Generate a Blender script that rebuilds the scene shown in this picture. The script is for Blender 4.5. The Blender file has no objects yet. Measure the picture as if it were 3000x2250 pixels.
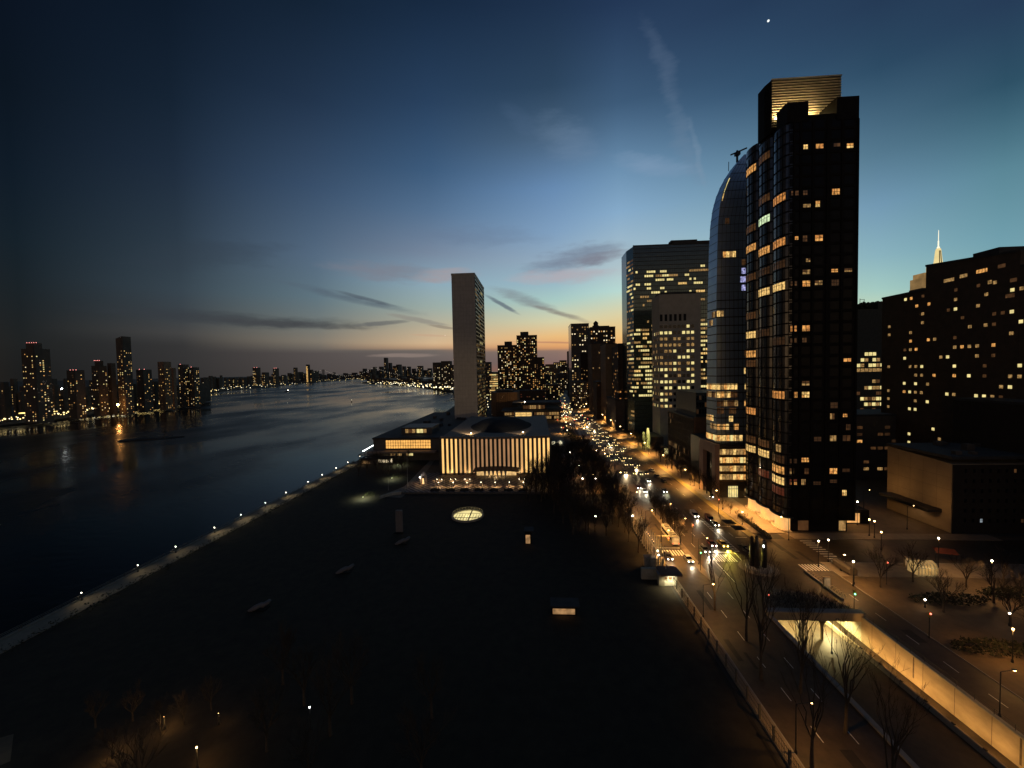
import bpy, math, random
from mathutils import Vector, Matrix

S = bpy.context.scene
COL = S.collection
R = math.radians

# ------------------------------------------------------------------ camera
# world: +Y runs down the avenue, +X is inland, the river lies at -X, z = 0 is the avenue
FPX, CX, CY, HC = 1127.0, 1500.0, 1125.0, 62.0
YAW, PITCH, ROLL = math.atan(70 / FPX), math.atan(39 / FPX), 0.02
_f0 = Vector((-math.sin(YAW), math.cos(YAW), 0)); _r0 = Vector((math.cos(YAW), math.sin(YAW), 0))
FWD = Vector((_f0.x * math.cos(PITCH), _f0.y * math.cos(PITCH), -math.sin(PITCH)))
_u0 = Vector((_f0.x * math.sin(PITCH), _f0.y * math.sin(PITCH), math.cos(PITCH)))
RGT = _r0 * math.cos(ROLL) - _u0 * math.sin(ROLL)
UPV = _r0 * math.sin(ROLL) + _u0 * math.cos(ROLL)
def ray(px, py): return FWD + RGT * ((px - CX) / FPX) - UPV * ((py - CY) / FPX)
def atz(px, py, z=0.0):
    d = ray(px, py); t = (z - HC) / d.z; return Vector((d.x * t, d.y * t, z))
def aty(px, py, Y):
    d = ray(px, py); t = Y / d.y; return Vector((d.x * t, Y, HC + d.z * t))
def atx(px, py, X):
    d = ray(px, py); t = X / d.x; return Vector((X, d.y * t, HC + d.z * t))

cam = bpy.data.cameras.new('camera'); co = bpy.data.objects.new('camera', cam); COL.objects.link(co)
cam.sensor_width = 36; cam.lens = 36 * FPX / 3000; cam.clip_start = 0.5; cam.clip_end = 80000
co.matrix_world = Matrix(((RGT.x, UPV.x, -FWD.x, 0), (RGT.y, UPV.y, -FWD.y, 0), (RGT.z, UPV.z, -FWD.z, HC), (0, 0, 0, 1)))
S.camera = co
S.view_settings.view_transform = 'Standard'; S.view_settings.look = 'None'
S.view_settings.exposure = 0; S.view_settings.gamma = 1
cy = S.cycles
cy.max_bounces = 4; cy.diffuse_bounces = 2; cy.glossy_bounces = 3; cy.transmission_bounces = 2; cy.volume_bounces = 0
cy.sample_clamp_indirect = 1.0; cy.sample_clamp_direct = 0.0; cy.blur_glossy = 0.5
cy.caustics_reflective = False; cy.caustics_refractive = False
cy.use_denoising = True

# ------------------------------------------------------------------ sky
def lin(c): return tuple(((v / 255) / 12.92 if v / 255 <= .04045 else (((v / 255) + .055) / 1.055) ** 2.4) for v in c)
W = bpy.data.worlds.new('World'); S.world = W; W.use_nodes = True
nt = W.node_tree; N = nt.nodes; L = nt.links; N.clear()
def mth(op, a, b=None, c=None, clamp=False):
    n = N.new('ShaderNodeMath'); n.operation = op; n.use_clamp = clamp
    for i, v in enumerate((a, b, c)):
        if v is None: continue
        if isinstance(v, (int, float)): n.inputs[i].default_value = v
        else: L.new(v, n.inputs[i])
    return n.outputs[0]
def sstep(v, a, b, o0=0.0, o1=1.0, kind='SMOOTHSTEP'):
    n = N.new('ShaderNodeMapRange'); n.interpolation_type = kind
    L.new(v, n.inputs[0]); n.inputs[1].default_value = a; n.inputs[2].default_value = b; n.inputs[3].default_value = o0; n.inputs[4].default_value = o1
    return n.outputs[0]
def mixc(f, a, b, blend='MIX'):
    n = N.new('ShaderNodeMix'); n.data_type = 'RGBA'; n.blend_type = blend
    if isinstance(f, (int, float)): n.inputs[0].default_value = f
    else: L.new(f, n.inputs[0])
    for k, v in ((6, a), (7, b)):
        if isinstance(v, tuple): n.inputs[k].default_value = (*v, 1)
        else: L.new(v, n.inputs[k])
    return n.outputs[2]
tc = N.new('ShaderNodeTexCoord')
sp = N.new('ShaderNodeSeparateXYZ'); L.new(tc.outputs['Generated'], sp.inputs[0])
AZ = mth('MULTIPLY', mth('ARCTAN2', sp.outputs[0], sp.outputs[1]), 180 / math.pi)
EL = mth('MULTIPLY', mth('ARCSINE', sp.outputs[2]), 180 / math.pi)
def azel(px, py):
    d = ray(px, py).normalized(); return math.degrees(math.atan2(d.x, d.y)), math.degrees(math.asin(d.z))
SKY = {
 60: [(0, (9, 18, 31)), (250, (10, 20, 31)), (500, (14, 26, 38)), (700, (20, 32, 41)), (850, (25, 33, 38)), (1000, (30, 33, 34)), (1100, (27, 28, 28))],
 530: [(0, (12, 24, 39)), (300, (20, 34, 50)), (500, (30, 44, 61)), (700, (43, 57, 70)), (850, (54, 67, 77)), (930, (58, 64, 69)), (975, (67, 67, 67)), (1010, (52, 52, 53)), (1100, (48, 47, 47))],
 930: [(0, (18, 33, 51)), (300, (33, 51, 74)), (550, (57, 79, 106)), (750, (84, 105, 127)), (870, (95, 116, 127)), (950, (112, 118, 115)), (1000, (128, 120, 108)), (1022, (104, 98, 92)), (1032, (84, 78, 77)), (1100, (78, 72, 70))],
 1270: [(0, (22, 40, 63)), (300, (40, 64, 93)), (500, (61, 91, 124)), (620, (85, 113, 144)), (740, (118, 135, 157)), (830, (140, 168, 183)), (900, (156, 172, 165)), (950, (180, 173, 150)), (1005, (212, 181, 143)), (1018, (198, 160, 124)), (1026, (110, 102, 97)), (1060, (100, 91, 89)), (1110, (100, 88, 82))],
 1630: [(0, (29, 48, 74)), (250, (44, 68, 93)), (400, (72, 98, 124)), (550, (103, 138, 177)), (680, (128, 160, 192)), (760, (148, 172, 192)), (830, (152, 184, 197)), (880, (168, 202, 196)), (940, (212, 208, 170)), (985, (234, 188, 126)), (1018, (222, 158, 104)), (1028, (138, 114, 104)), (1060, (128, 104, 100)), (1085, (160, 104, 84))],
 1815: [(0, (34, 54, 84)), (300, (61, 90, 120)), (500, (108, 144, 176)), (620, (134, 170, 201)), (720, (160, 186, 202)), (790, (176, 196, 202)), (850, (182, 216, 210)), (920, (218, 208, 165)), (985, (238, 192, 122)), (1015, (230, 168, 106)), (1026, (170, 128, 108)), (1085, (180, 118, 92))],
 2200: [(0, (36, 57, 85)), (250, (52, 82, 110)), (480, (98, 134, 158)), (650, (134, 172, 190)), (780, (160, 196, 196)), (880, (190, 212, 188)), (960, (226, 205, 150)), (1070, (220, 160, 105))],
 2570: [(0, (36, 57, 84)), (200, (44, 74, 99)), (450, (84, 120, 142)), (600, (114, 152, 178)), (750, (138, 178, 190)), (850, (164, 202, 194)), (900, (188, 212, 186)), (960, (214, 205, 160)), (1065, (190, 160, 120))],
 2930: [(0, (37, 58, 85)), (250, (45, 80, 101)), (500, (90, 134, 150)), (700, (112, 158, 172)), (800, (126, 170, 178)), (900, (146, 182, 178)), (1055, (150, 150, 125))],
}
EMAX = 90.0
def ramp(stops):
    n = N.new('ShaderNodeValToRGB'); n.color_ramp.interpolation = 'LINEAR'
    L.new(mth('DIVIDE', EL, EMAX), n.inputs[0])
    cr = n.color_ramp
    while len(cr.elements) > 1: cr.elements.remove(cr.elements[-1])
    stops = sorted(stops)
    cr.elements[0].position = max(0, stops[0][0] / EMAX); cr.elements[0].color = (*stops[0][1], 1)
    for e, c in stops[1:]:
        el = cr.elements.new(min(1, max(0, e / EMAX))); el.color = (*c, 1)
    return n.outputs[0]
cols = []
for px, st in SKY.items():
    a = azel(px, 900)[0]
    st2 = []
    for (y0_, c0_), (y1_, c1_) in zip(st, st[1:]):
        nn_ = 3 if y1_ - y0_ > 60 else 1
        st2 += [(y0_ + (y1_ - y0_) * k / nn_, tuple(a + (b - a) * k / nn_ for a, b in zip(c0_, c1_))) for k in range(nn_)]
    st2.append(st[-1])
    sts = [(azel(px, y)[1], lin(c)) for y, c in st2]
    sts.append((90, lin((8, 15, 26))))
    cols.append((a, ramp(sts)))
dark = [(0, lin((84, 64, 44))), (8, lin((52, 44, 36))), (25, lin((10, 18, 28))), (90, lin((14, 24, 40)))]  # out of view; low warm glow added to lift the river-facing walls
cols.insert(0, (-85, ramp(dark)))
cols.append((88, ramp([(0, lin((90, 80, 62))), (12, lin((80, 105, 110))), (30, lin((38, 62, 80))), (90, lin((14, 24, 40)))])))
back = [(0, lin((196, 160, 118))), (7, lin((160, 132, 100))), (13, lin((76, 70, 66))), (18, lin((44, 58, 80))), (35, lin((44, 62, 88))), (60, lin((20, 32, 50))), (90, lin((8, 15, 26)))]  # unseen warm glow added behind the camera to light the facing walls
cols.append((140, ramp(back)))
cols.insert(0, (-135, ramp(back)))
skyc = cols[0][1]
for (a0, _), (a1, c1) in zip(cols, cols[1:]):
    skyc = mixc(sstep(AZ, a0, a1, kind='LINEAR'), skyc, c1)
# fine turbulence for the cloud edges
mp = N.new('ShaderNodeCombineXYZ'); L.new(mth('MULTIPLY', AZ, .22), mp.inputs[0]); L.new(mth('MULTIPLY', EL, .9), mp.inputs[1])
def noise(scale, detail=4, off=0.0):
    n = N.new('ShaderNodeTexNoise'); n.inputs['Scale'].default_value = scale; n.inputs['Detail'].default_value = detail; n.inputs['Roughness'].default_value = .58
    v = N.new('ShaderNodeVectorMath'); v.operation = 'ADD'; L.new(mp.outputs[0], v.inputs[0]); v.inputs[1].default_value = (off, off * 1.7, off * .3)
    L.new(v.outputs[0], n.inputs['Vector']); return n.outputs[0]
NZ1, NZ2, NZ3 = noise(.55, 5), noise(1.6, 5, 3.1), noise(.5, 6, 9.2)
def streak(p0, p1, w, col, amt, rag=.8, nz=None, soft=1.0):
    """a cloud streak in azimuth/elevation between two sky points; w = half thickness in degrees"""
    global skyc
    (a0, e0), (a1, e1) = azel(*p0), azel(*p1)
    cxa, cye = (a0 + a1) / 2, (e0 + e1) / 2; ln = math.hypot(a1 - a0, e1 - e0) / 2; th = math.atan2(e1 - e0, a1 - a0)
    da = mth('SUBTRACT', AZ, cxa); de = mth('SUBTRACT', EL, cye)
    u = mth('DIVIDE', mth('ADD', mth('MULTIPLY', da, math.cos(th)), mth('MULTIPLY', de, math.sin(th))), ln)
    v = mth('DIVIDE', mth('SUBTRACT', mth('MULTIPLY', de, math.cos(th)), mth('MULTIPLY', da, math.sin(th))), w)
    nz = nz or NZ1
    v2 = mth('ADD', v, mth('MULTIPLY', mth('SUBTRACT', nz, .5), rag * 2))
    r = mth('ADD', mth('MULTIPLY', u, u), mth('MULTIPLY', v2, v2))
    r = mth('ADD', r, mth('MULTIPLY', mth('SUBTRACT', NZ2, .5), 1.0))
    m = sstep(r, 1.0, 1.0 - soft, 0, amt)
    skyc = mixc(m, skyc, lin(col))
def haze_band(p0, p1, w, gain, amt): pass
streak((150, 895), (1180, 958), 1.1, (52, 57, 64), .72, .8, soft=1.5)
streak((260, 915), (1010, 950), .7, (54, 58, 64), .6, .5, soft=1.6)
streak((520, 925), (1150, 962), .62, (66, 68, 72), .8, .6, soft=1.3)
streak((1010, 955), (1215, 940), .38, (96, 98, 100), .7, .6, soft=.9)
streak((780, 815), (1290, 930), .65, (80, 92, 106), .8, .7, soft=1.5)
streak((960, 845), (1190, 905), .34, (74, 82, 94), .6, .5, soft=1.0)
streak((1120, 918), (1330, 955), .42, (140, 136, 128), .7, .6, soft=.9)
streak((1245, 950), (1345, 965), .25, (128, 116, 106), .6, .5, soft=.9)
streak((1412, 858), (1530, 925), .4, (92, 102, 116), .8, .5, soft=.9)
streak((1420, 838), (1660, 920), .95, (122, 126, 134), .8, .8, soft=1.5)
streak((1540, 888), (1750, 950), .5, (122, 112, 108), .85, .6, soft=1.3)
streak((1500, 795), (1870, 705), 2.0, (112, 122, 142), .8, .9, soft=1.3)
streak((1650, 775), (1870, 735), 1.1, (122, 122, 136), .8, .9, soft=1.2)
streak((1440, 815), (1850, 795), 1.3, (180, 168, 174), .8, .8, soft=1.3)
streak((1150, 680), (1640, 690), 1.7, (98, 114, 140), .35, 1.0, soft=1.4)
streak((900, 770), (1330, 810), 1.6, (124, 124, 136), .75, .9, soft=1.4)
streak((1180, 815), (1420, 800), 1.2, (164, 154, 158), .8, .8, soft=1.3)
streak((300, 760), (900, 720), 2.0, (48, 58, 70), .35, 1.1, soft=1.4)
streak((1060, 1042), (1300, 1040), .38, (142, 126, 118), .7, .5, soft=.9)
streak((1180, 980), (1330, 985), .2, (196, 160, 132), .5, .5, soft=.9)
streak((1480, 1000), (1800, 1006), .16, (176, 120, 100), .6, .6, soft=.9)
streak((1880, 20), (2010, 330), 1.5, (98, 116, 142), .35, 1.6, NZ3, soft=1.6)
streak((1940, 190), (2075, 590), 1.5, (112, 132, 156), .34, 1.8, NZ3, soft=1.6)
streak((2020, 330), (2070, 580), .5, (130, 150, 172), .3, 1.2, NZ1, soft=1.4)
streak((1540, 350), (1800, 470), 2.6, (108, 132, 160), .5, 1.0, NZ3, soft=1.6)
streak((1780, 460), (2060, 500), 1.5, (134, 158, 186), .5, 1.0, NZ3, soft=1.5)
streak((1450, 300), (1600, 420), 1.6, (84, 108, 140), .22, 1.0, NZ3, soft=1.5)
# the evening planet and one faint star
def star(px, py, rad, col, amt):
    global skyc
    d = ray(px, py).normalized()
    v = N.new('ShaderNodeVectorMath'); v.operation = 'DISTANCE'; L.new(tc.outputs['Generated'], v.inputs[0]); v.inputs[1].default_value = d
    skyc = mixc(sstep(v.outputs['Value'], rad, rad * .45, 0, amt), skyc, col)
star(2251, 61, .0022, (1.3, 1.4, 1.35), 1); star(1304, 983, .0013, (1, .8, .65), .8)
nis = N.new('ShaderNodeTexSky'); nis.sky_type = 'NISHITA'; nis.sun_disc = False; nis.sun_elevation = R(-4); nis.sun_rotation = R(22)
nis.air_density = 1.2; nis.dust_density = 1.5
skyc = mixc(1.0, skyc, mixc(1.0, nis.outputs[0], (.03, .03, .03), 'MULTIPLY'), 'ADD')
bg = N.new('ShaderNodeBackground'); L.new(skyc, bg.inputs[0]); bg.inputs[1].default_value = 1.0
ow = N.new('ShaderNodeOutputWorld'); L.new(bg.outputs[0], ow.inputs[0])

# ------------------------------------------------------------------ materials
MATS = {}
def mat(name, c, rough=.8, var=.25, scale=.6, metal=0.0, spec=.5, bump=0.0, stretch=None):
    """procedural surface: base colour with two scales of noise"""
    if name in MATS: return MATS[name]
    m = bpy.data.materials.new(name); m.use_nodes = True; t = m.node_tree; b = t.nodes['Principled BSDF']
    b.inputs['Roughness'].default_value = rough; b.inputs['Metallic'].default_value = metal; b.inputs['Specular IOR Level'].default_value = spec
    g = t.nodes.new('ShaderNodeNewGeometry')
    vec = g.outputs['Position']
    if stretch:
        vm = t.nodes.new('ShaderNodeVectorMath'); vm.operation = 'MULTIPLY'; t.links.new(vec, vm.inputs[0]); vm.inputs[1].default_value = stretch; vec = vm.outputs[0]
    n = t.nodes.new('ShaderNodeTexNoise'); n.inputs['Scale'].default_value = scale; n.inputs['Detail'].default_value = 6; n.inputs['Roughness'].default_value = .65
    t.links.new(vec, n.inputs['Vector'])
    cr = t.nodes.new('ShaderNodeValToRGB'); t.links.new(n.outputs[0], cr.inputs[0])
    cr.color_ramp.elements[0].position = .3; cr.color_ramp.elements[1].position = .72
    cr.color_ramp.elements[0].color = (*[v * (1 - var) for v in c], 1); cr.color_ramp.elements[1].color = (*[min(1, v * (1 + var)) for v in c], 1)
    t.links.new(cr.outputs[0], b.inputs['Base Color'])
    if bump:
        bp = t.nodes.new('ShaderNodeBump'); bp.inputs['Strength'].default_value = bump; t.links.new(n.outputs[0], bp.inputs['Height']); t.links.new(bp.outputs[0], b.inputs['Normal'])
    MATS[name] = m; return m
def glow(name, c, s, var=0.0, scale=.8, sample=False, st=(1, 1, 1)):
    """something that gives off light; var breaks it up like blinds, people and furniture behind glass"""
    if name in MATS: return MATS[name]
    m = bpy.data.materials.new(name); m.use_nodes = True; t = m.node_tree; b = t.nodes['Principled BSDF']
    b.inputs['Base Color'].default_value = (*[v * .3 for v in c], 1); b.inputs['Roughness'].default_value = .3
    b.inputs['Emission Color'].default_value = (*c, 1); b.inputs['Emission Strength'].default_value = s
    if var:
        g = t.nodes.new('ShaderNodeNewGeometry'); vm = t.nodes.new('ShaderNodeVectorMath'); vm.operation = 'MULTIPLY'; t.links.new(g.outputs['Position'], vm.inputs[0]); vm.inputs[1].default_value = st
        n = t.nodes.new('ShaderNodeTexNoise'); n.inputs['Scale'].default_value = scale; n.inputs['Detail'].default_value = 3; t.links.new(vm.outputs[0], n.inputs['Vector'])
        mr = t.nodes.new('ShaderNodeMapRange'); mr.inputs[1].default_value = .32; mr.inputs[2].default_value = .68; mr.inputs[3].default_value = s * (1 - var); mr.inputs[4].default_value = s * (1 + var)
        t.links.new(n.outputs[0], mr.inputs[0]); t.links.new(mr.outputs[0], b.inputs['Emission Strength'])
    m.cycles.emission_sampling = 'AUTO' if sample else 'NONE'
    MATS[name] = m; return m
def glass(name, c=(.012, .014, .017), rough=.08, spec=.5, bump=.02):
    if name in MATS: return MATS[name]
    m = mat(name, c, rough, .3, .3, 0, spec, bump); return m

# window light: amber, orange, yellow, white, cool, dim amber, dim red, green-white
WL = {'a': glow('lit_amber', (1, .46, .12), .62, .75, 1.5, st=(1, 1, .6)), 'o': glow('lit_orange', (1, .40, .10), .5, .7, 1.5, st=(1, 1, .6)), 'y': glow('lit_yellow', (1, .62, .20), .85, .6, 1.5, st=(1, 1, .6)),
      'w': glow('lit_white', (1, .80, .48), 1.15, .4, .8), 'c': glow('lit_cool', (.72, .85, .95), .3, .5, .9), 'd': glow('lit_dim', (1, .46, .17), .05, .6, .9),
      'e': glow('lit_dusky', (1, .5, .22), .02, .6, .9), 'r': glow('lit_red', (1, .25, .12), .06, .5, .9), 'g': glow('lit_green', (.75, .95, .55), .9, .4, .9),
      'h': glow('lit_half', (1, .58, .20), .27, .75, 1.5, st=(1, 1, .6)), 'l': glow('lit_lemon', (1, .82, .33), .85, .25, .5), 'v': glow('lit_violet', (.55, .55, 1), .6, .8, 1.2)}
DARKG = glass('dark_glass'); BLUEG = mat('blue_glass', (.66, .80, 1.0), .36, .12, .2, .85, .8)
LAMPW = glow('lamp_white', (1, .86, .62), 22); LAMPY = glow('lamp_sodium', (1, .62, .22), 18); LAMPC = glow('lamp_cool', (.92, .96, .9), 20); LAMPR = glow('lamp_red', (1, .16, .10), 6); LAMPG = glow('lamp_green', (.15, 1, .4), 8)
BULB = {'w': LAMPW, 'y': LAMPY, 'c': LAMPC, 'r': LAMPR, 'g': LAMPG}
GLOWR = glow('lamp_glow_red', (1, .10, .05), 1.5); GLOWY = glow('lamp_glow_yellow', (1, .74, .30), 2.6); GLOWW = glow('lamp_glow_white', (1, .88, .58), 3.0)
STEEL = mat('dark_steel', (.05, .05, .05), .5, .2, 3, .6)
CONC = mat('concrete', (.30, .28, .25), .85, .18, .35)
ROOFM = mat('roof_felt', (.05, .05, .05), .9, .3, .4)

# ------------------------------------------------------------------ mesh builder
class MB:
    def __init__(s): s.v = []; s.f = []; s.m = []
    def quad(s, a, b, c, d, m=0):
        i = len(s.v); s.v += [tuple(a), tuple(b), tuple(c), tuple(d)]; s.f.append((i, i + 1, i + 2, i + 3)); s.m.append(m); return s
    def poly(s, pts, m=0):
        i = len(s.v); s.v += [tuple(p) for p in pts]; s.f.append(tuple(range(i, i + len(pts)))); s.m.append(m); return s
    def box(s, x0, x1, y0, y1, z0, z1, m=0):
        i = len(s.v)
        s.v += [(x0, y0, z0), (x1, y0, z0), (x1, y1, z0), (x0, y1, z0), (x0, y0, z1), (x1, y0, z1), (x1, y1, z1), (x0, y1, z1)]
        for q in ((0, 3, 2, 1), (4, 5, 6, 7), (0, 1, 5, 4), (1, 2, 6, 5), (2, 3, 7, 6), (3, 0, 4, 7)): s.f.append(tuple(i + k for k in q)); s.m.append(m)
        return s
    def prism(s, pts, z0, z1, m=0, mt=None):
        """pts counter-clockwise seen from above; z0/z1 number or per-point list"""
        n = len(pts); i = len(s.v); a = z0 if isinstance(z0, (list, tuple)) else [z0] * n; b = z1 if isinstance(z1, (list, tuple)) else [z1] * n
        s.v += [(p[0], p[1], a[k]) for k, p in enumerate(pts)] + [(p[0], p[1], b[k]) for k, p in enumerate(pts)]
        s.f.append(tuple(i + n - 1 - k for k in range(n))); s.m.append(m)
        s.f.append(tuple(i + n + k for k in range(n))); s.m.append(m if mt is None else mt)
        for k in range(n):
            j = (k + 1) % n; s.f.append((i + k, i + j, i + n + j, i + n + k)); s.m.append(m)
        return s
    def loft(s, rings, m=0, cap=True, closed=True):
        n = len(rings[0]); i = len(s.v)
        for r in rings: s.v += [tuple(p) for p in r]
        for k in range(len(rings) - 1):
            for j in range(n if closed else n - 1):
                a = i + k * n + j; b = i + k * n + (j + 1) % n; s.f.append((a, b, b + n, a + n)); s.m.append(m)
        if cap and closed:
            s.f.append(tuple(i + n - 1 - j for j in range(n))); s.m.append(m); s.f.append(tuple(i + (len(rings) - 1) * n + j for j in range(n))); s.m.append(m)
        return s
    def tube(s, p, q, r0, r1=None, n=6, m=0):
        p, q = Vector(p), Vector(q); r1 = r0 if r1 is None else r1; d = (q - p)
        if d.length < 1e-6: return s
        d.normalize(); a = d.orthogonal().normalized(); b = d.cross(a)
        rr = [[c + (a * math.cos(2 * math.pi * k / n) + b * math.sin(2 * math.pi * k / n)) * r for k in range(n)] for c, r in ((p, r0), (q, r1))]
        return s.loft(rr, m)
    def ball(s, c, r, n=8, k=5, m=0, sz=1.0):
        c = Vector(c); rr = []
        for j in range(k + 1):
            t = math.pi * (j / k - .5); q = max(.02, math.cos(t)) * r
            rr.append([c + Vector((math.cos(2 * math.pi * a / n) * q, math.sin(2 * math.pi * a / n) * q, math.sin(t) * r * sz)) for a in range(n)])
        return s.loft(rr, m)
    def lathe(s, c, prof, n=12, m=0):
        c = Vector(c); return s.loft([[c + Vector((math.cos(2 * math.pi * a / n) * r, math.sin(2 * math.pi * a / n) * r, z)) for a in range(n)] for r, z in prof], m)
    def mesh(s, name, mats, off=None):
        me = bpy.data.meshes.new(name); o = off or Vector((0, 0, 0))
        me.from_pydata([(a[0] - o[0], a[1] - o[1], a[2] - o[2]) for a in s.v], [], s.f)
        for mt in (mats if isinstance(mats, (list, tuple)) else [mats]): me.materials.append(mt)
        if isinstance(mats, (list, tuple)) and len(mats) > 1: me.polygons.foreach_set('material_index', s.m)
        me.update(); return me
    def build(s, name, mats, parent=None, kind=None, smooth=False, origin=None):
        off = base(parent) if parent else (Vector(origin) if origin is not None else None)
        me = s.mesh(name, mats, off)
        if smooth: me.polygons.foreach_set('use_smooth', [True] * len(me.polygons))
        o = bpy.data.objects.new(name, me); COL.objects.link(o)
        if parent: o.parent = parent
        elif off is not None: o.location = off
        if kind: o['kind'] = kind
        return o
def base(o):
    v = Vector((0, 0, 0))
    while o: v += o.location; o = o.parent
    return v
def tag(o, label, cat, group=None):
    o['label'] = label; o['category'] = cat
    if group: o['group'] = group
    return o
def thing(name, label, cat, loc=(0, 0, 0), group=None):
    o = bpy.data.objects.new(name, None); COL.objects.link(o); o.location = loc; o.empty_display_size = .3
    return tag(o, label, cat, group)
def struct(name, mb, m): return mb.build(name, m, kind='structure')
def dup(root, loc, rz=0.0, label=None, group=None, sc=1.0):
    r = root.copy(); COL.objects.link(r); r.location = loc; r.rotation_euler = (0, 0, rz); r.scale = (sc, sc, sc)
    if label: r['label'] = label
    if group: r['group'] = group
    for ch in list(root.children):
        c = ch.copy(); COL.objects.link(c); c.parent = r
        for g in ch.children:
            d = g.copy(); COL.objects.link(d); d.parent = c
    return r
def inst(name, me, loc, parent=None, rz=0.0, sc=None):
    o = bpy.data.objects.new(name, me); COL.objects.link(o); o.location = Vector(loc) - (base(parent) if parent else Vector((0, 0, 0)))
    if parent: o.parent = parent
    if rz: o.rotation_euler = (0, 0, rz)
    if sc: o.scale = (sc, sc, sc)
    return o
def lamp(parent, loc, power, col=(1, .72, .4), rad=.25, kind='SPOT', ang=150, to=None, blend=.6):
    l = bpy.data.lights.new('bulb', kind); l.energy = power; l.color = col; l.shadow_soft_size = rad
    if kind == 'SPOT': l.spot_size = R(ang); l.spot_blend = blend
    o = bpy.data.objects.new('bulb', l); COL.objects.link(o)
    o.location = Vector(loc) - (base(parent) if parent else Vector((0, 0, 0)))
    if to is not None: o.rotation_euler = (Vector(to) - Vector(loc)).to_track_quat('-Z', 'Y').to_euler()
    if parent: o.parent = parent
    return o

# ------------------------------------------------------------------ windows on a face
WM = {}
DIRS = {'N': (Vector((1, 0, 0)), Vector((0, -1, 0))), 'E': (Vector((0, -1, 0)), Vector((-1, 0, 0))), 'W': (Vector((0, 1, 0)), Vector((1, 0, 0)))}
WVAR = [0]
def win_mesh(face, w, h, key, mun):
    WVAR[0] += 1; var = WVAR[0] % 5 if mun and mun != (1, 1) else 0
    k = (var, face if isinstance(face, str) else tuple(round(a, 3) for a in face[0]), round(w, 2), round(h, 2), key, mun)
    if k in WM: return WM[k]
    U, Nn = DIRS[face] if isinstance(face, str) else face
    b = MB(); z = Vector((0, 0, 1))
    def q(u0, u1, z0, z1, o, m): b.quad(U * u0 + z * z0 + Nn * o, U * u1 + z * z0 + Nn * o, U * u1 + z * z1 + Nn * o, U * u0 + z * z1 + Nn * o, m)
    if mun and mun != (1, 1):
        g_ = random.Random(var * 7 + ord(key))
        for i in range(mun[0]):
            for j in range(mun[1]): q(-w / 2 + w * i / mun[0], -w / 2 + w * (i + 1) / mun[0], -h / 2 + h * j / mun[1], -h / 2 + h * (j + 1) / mun[1], .05, 2 if g_.random() < .35 else 0)
    else: q(-w / 2, w / 2, -h / 2, h / 2, .05, 0)
    if mun:
        nx, nz = mun; t = .05 + .012 * w
        for i in range(nx + 1): u = -w / 2 + w * i / nx; q(u - t, u + t, -h / 2 - t, h / 2 + t, .10, 1)
        for j in range(nz + 1): v = -h / 2 + h * j / nz; q(-w / 2 - t, w / 2 + t, v - t, v + t, .103, 1)
    WM[k] = b.mesh('window', [WL[key], STEEL, WL[{'y': 'a', 'a': 'o', 'o': 'd', 'h': 'd', 'd': 'e', 'l': 'h', 'w': 'y', 'g': 'h'}.get(key, key)]]); return WM[k]
def face_windows(parent, face, P, width, z0, rows, cols, fh, ww, wh, pick, mun=None, cap=60, darkmat=None, dark=True, skip=None, stuff_all=False):
    """P = the foot of the face where U starts; pick(r, c) gives a light key or None. Lit windows are parts of their own (up to cap), the unlit rest one part."""
    U, Nn = DIRS[face] if isinstance(face, str) else face
    rest = MB(); keys = ['-']; n = 0; cw = width / cols; z = Vector((0, 0, 1))
    for r in range(rows):
        for c in range(cols):
            if skip and skip(r, c): continue
            k = pick(r, c); ctr = Vector(P) + U * (cw * (c + .5)) + z * (z0 + fh * (r + .5))
            if k and n < cap and not stuff_all:
                inst('window', win_mesh(face, ww, wh, k, mun), ctr, parent); n += 1; continue
            if not k and not dark: continue
            key = k or '-'
            if key not in keys: keys.append(key)
            rest.quad(*[ctr + U * a * ww / 2 + z * b * wh / 2 + Nn * .05 for a, b in ((-1, -1), (1, -1), (1, 1), (-1, 1))], m=keys.index(key))
    if rest.f: rest.build('window', [darkmat or DARKG if k == '-' else WL[k] for k in keys], parent, kind='stuff')
def rnd_pick(seed, p, pal='aayyywdh', runs=0, rowp=None):
    g = random.Random(seed); cache = {}; state = {}
    def pick(r, c):
        if (r, c) in cache: return cache[(r, c)]
        pr = p if rowp is None else rowp(r)
        if runs and state.get('n', 0) > 0 and state['r'] == r: state['n'] -= 1; k = state['k']
        else:
            k = g.choice(pal) if g.random() < pr else None
            state.update(n=g.randint(0, runs) if k else 0, k=k, r=r)
        cache[(r, c)] = k; return k
    return pick
def grid_pick(rows, flip=False):
    """rows: strings from the top row down, '.' unlit"""
    R_ = rows[::-1]
    def pick(r, c):
        if r >= len(R_) or c >= len(R_[r]): return None
        k = R_[r][c]; return None if k in '. ' else k
    return pick
# ================================================================== SETTING
ASPH = mat('asphalt', (.066, .046, .027), .55, .35, .5, 0, .5, .08)  # warm tint here and in the paving puts sodium light into the colour
PAVE = mat('paving', (.24, .19, .135), .8, .2, .5)
PAVE2 = mat('dark_paving', (.13, .092, .055), .8, .25, .4)
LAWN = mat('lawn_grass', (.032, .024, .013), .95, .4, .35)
KERB = mat('kerb_stone', (.28, .26, .23), .8, .15, .8)
PAINT = mat('road_paint', (.75, .74, .70), .6, .25, 1.4)
BIKE = mat('bike_lane_paint', (.28, .22, .08), .6, .3, .6)
EARTH = mat('ground_soil', (.05, .045, .038), .95, .4, .08)

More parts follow.
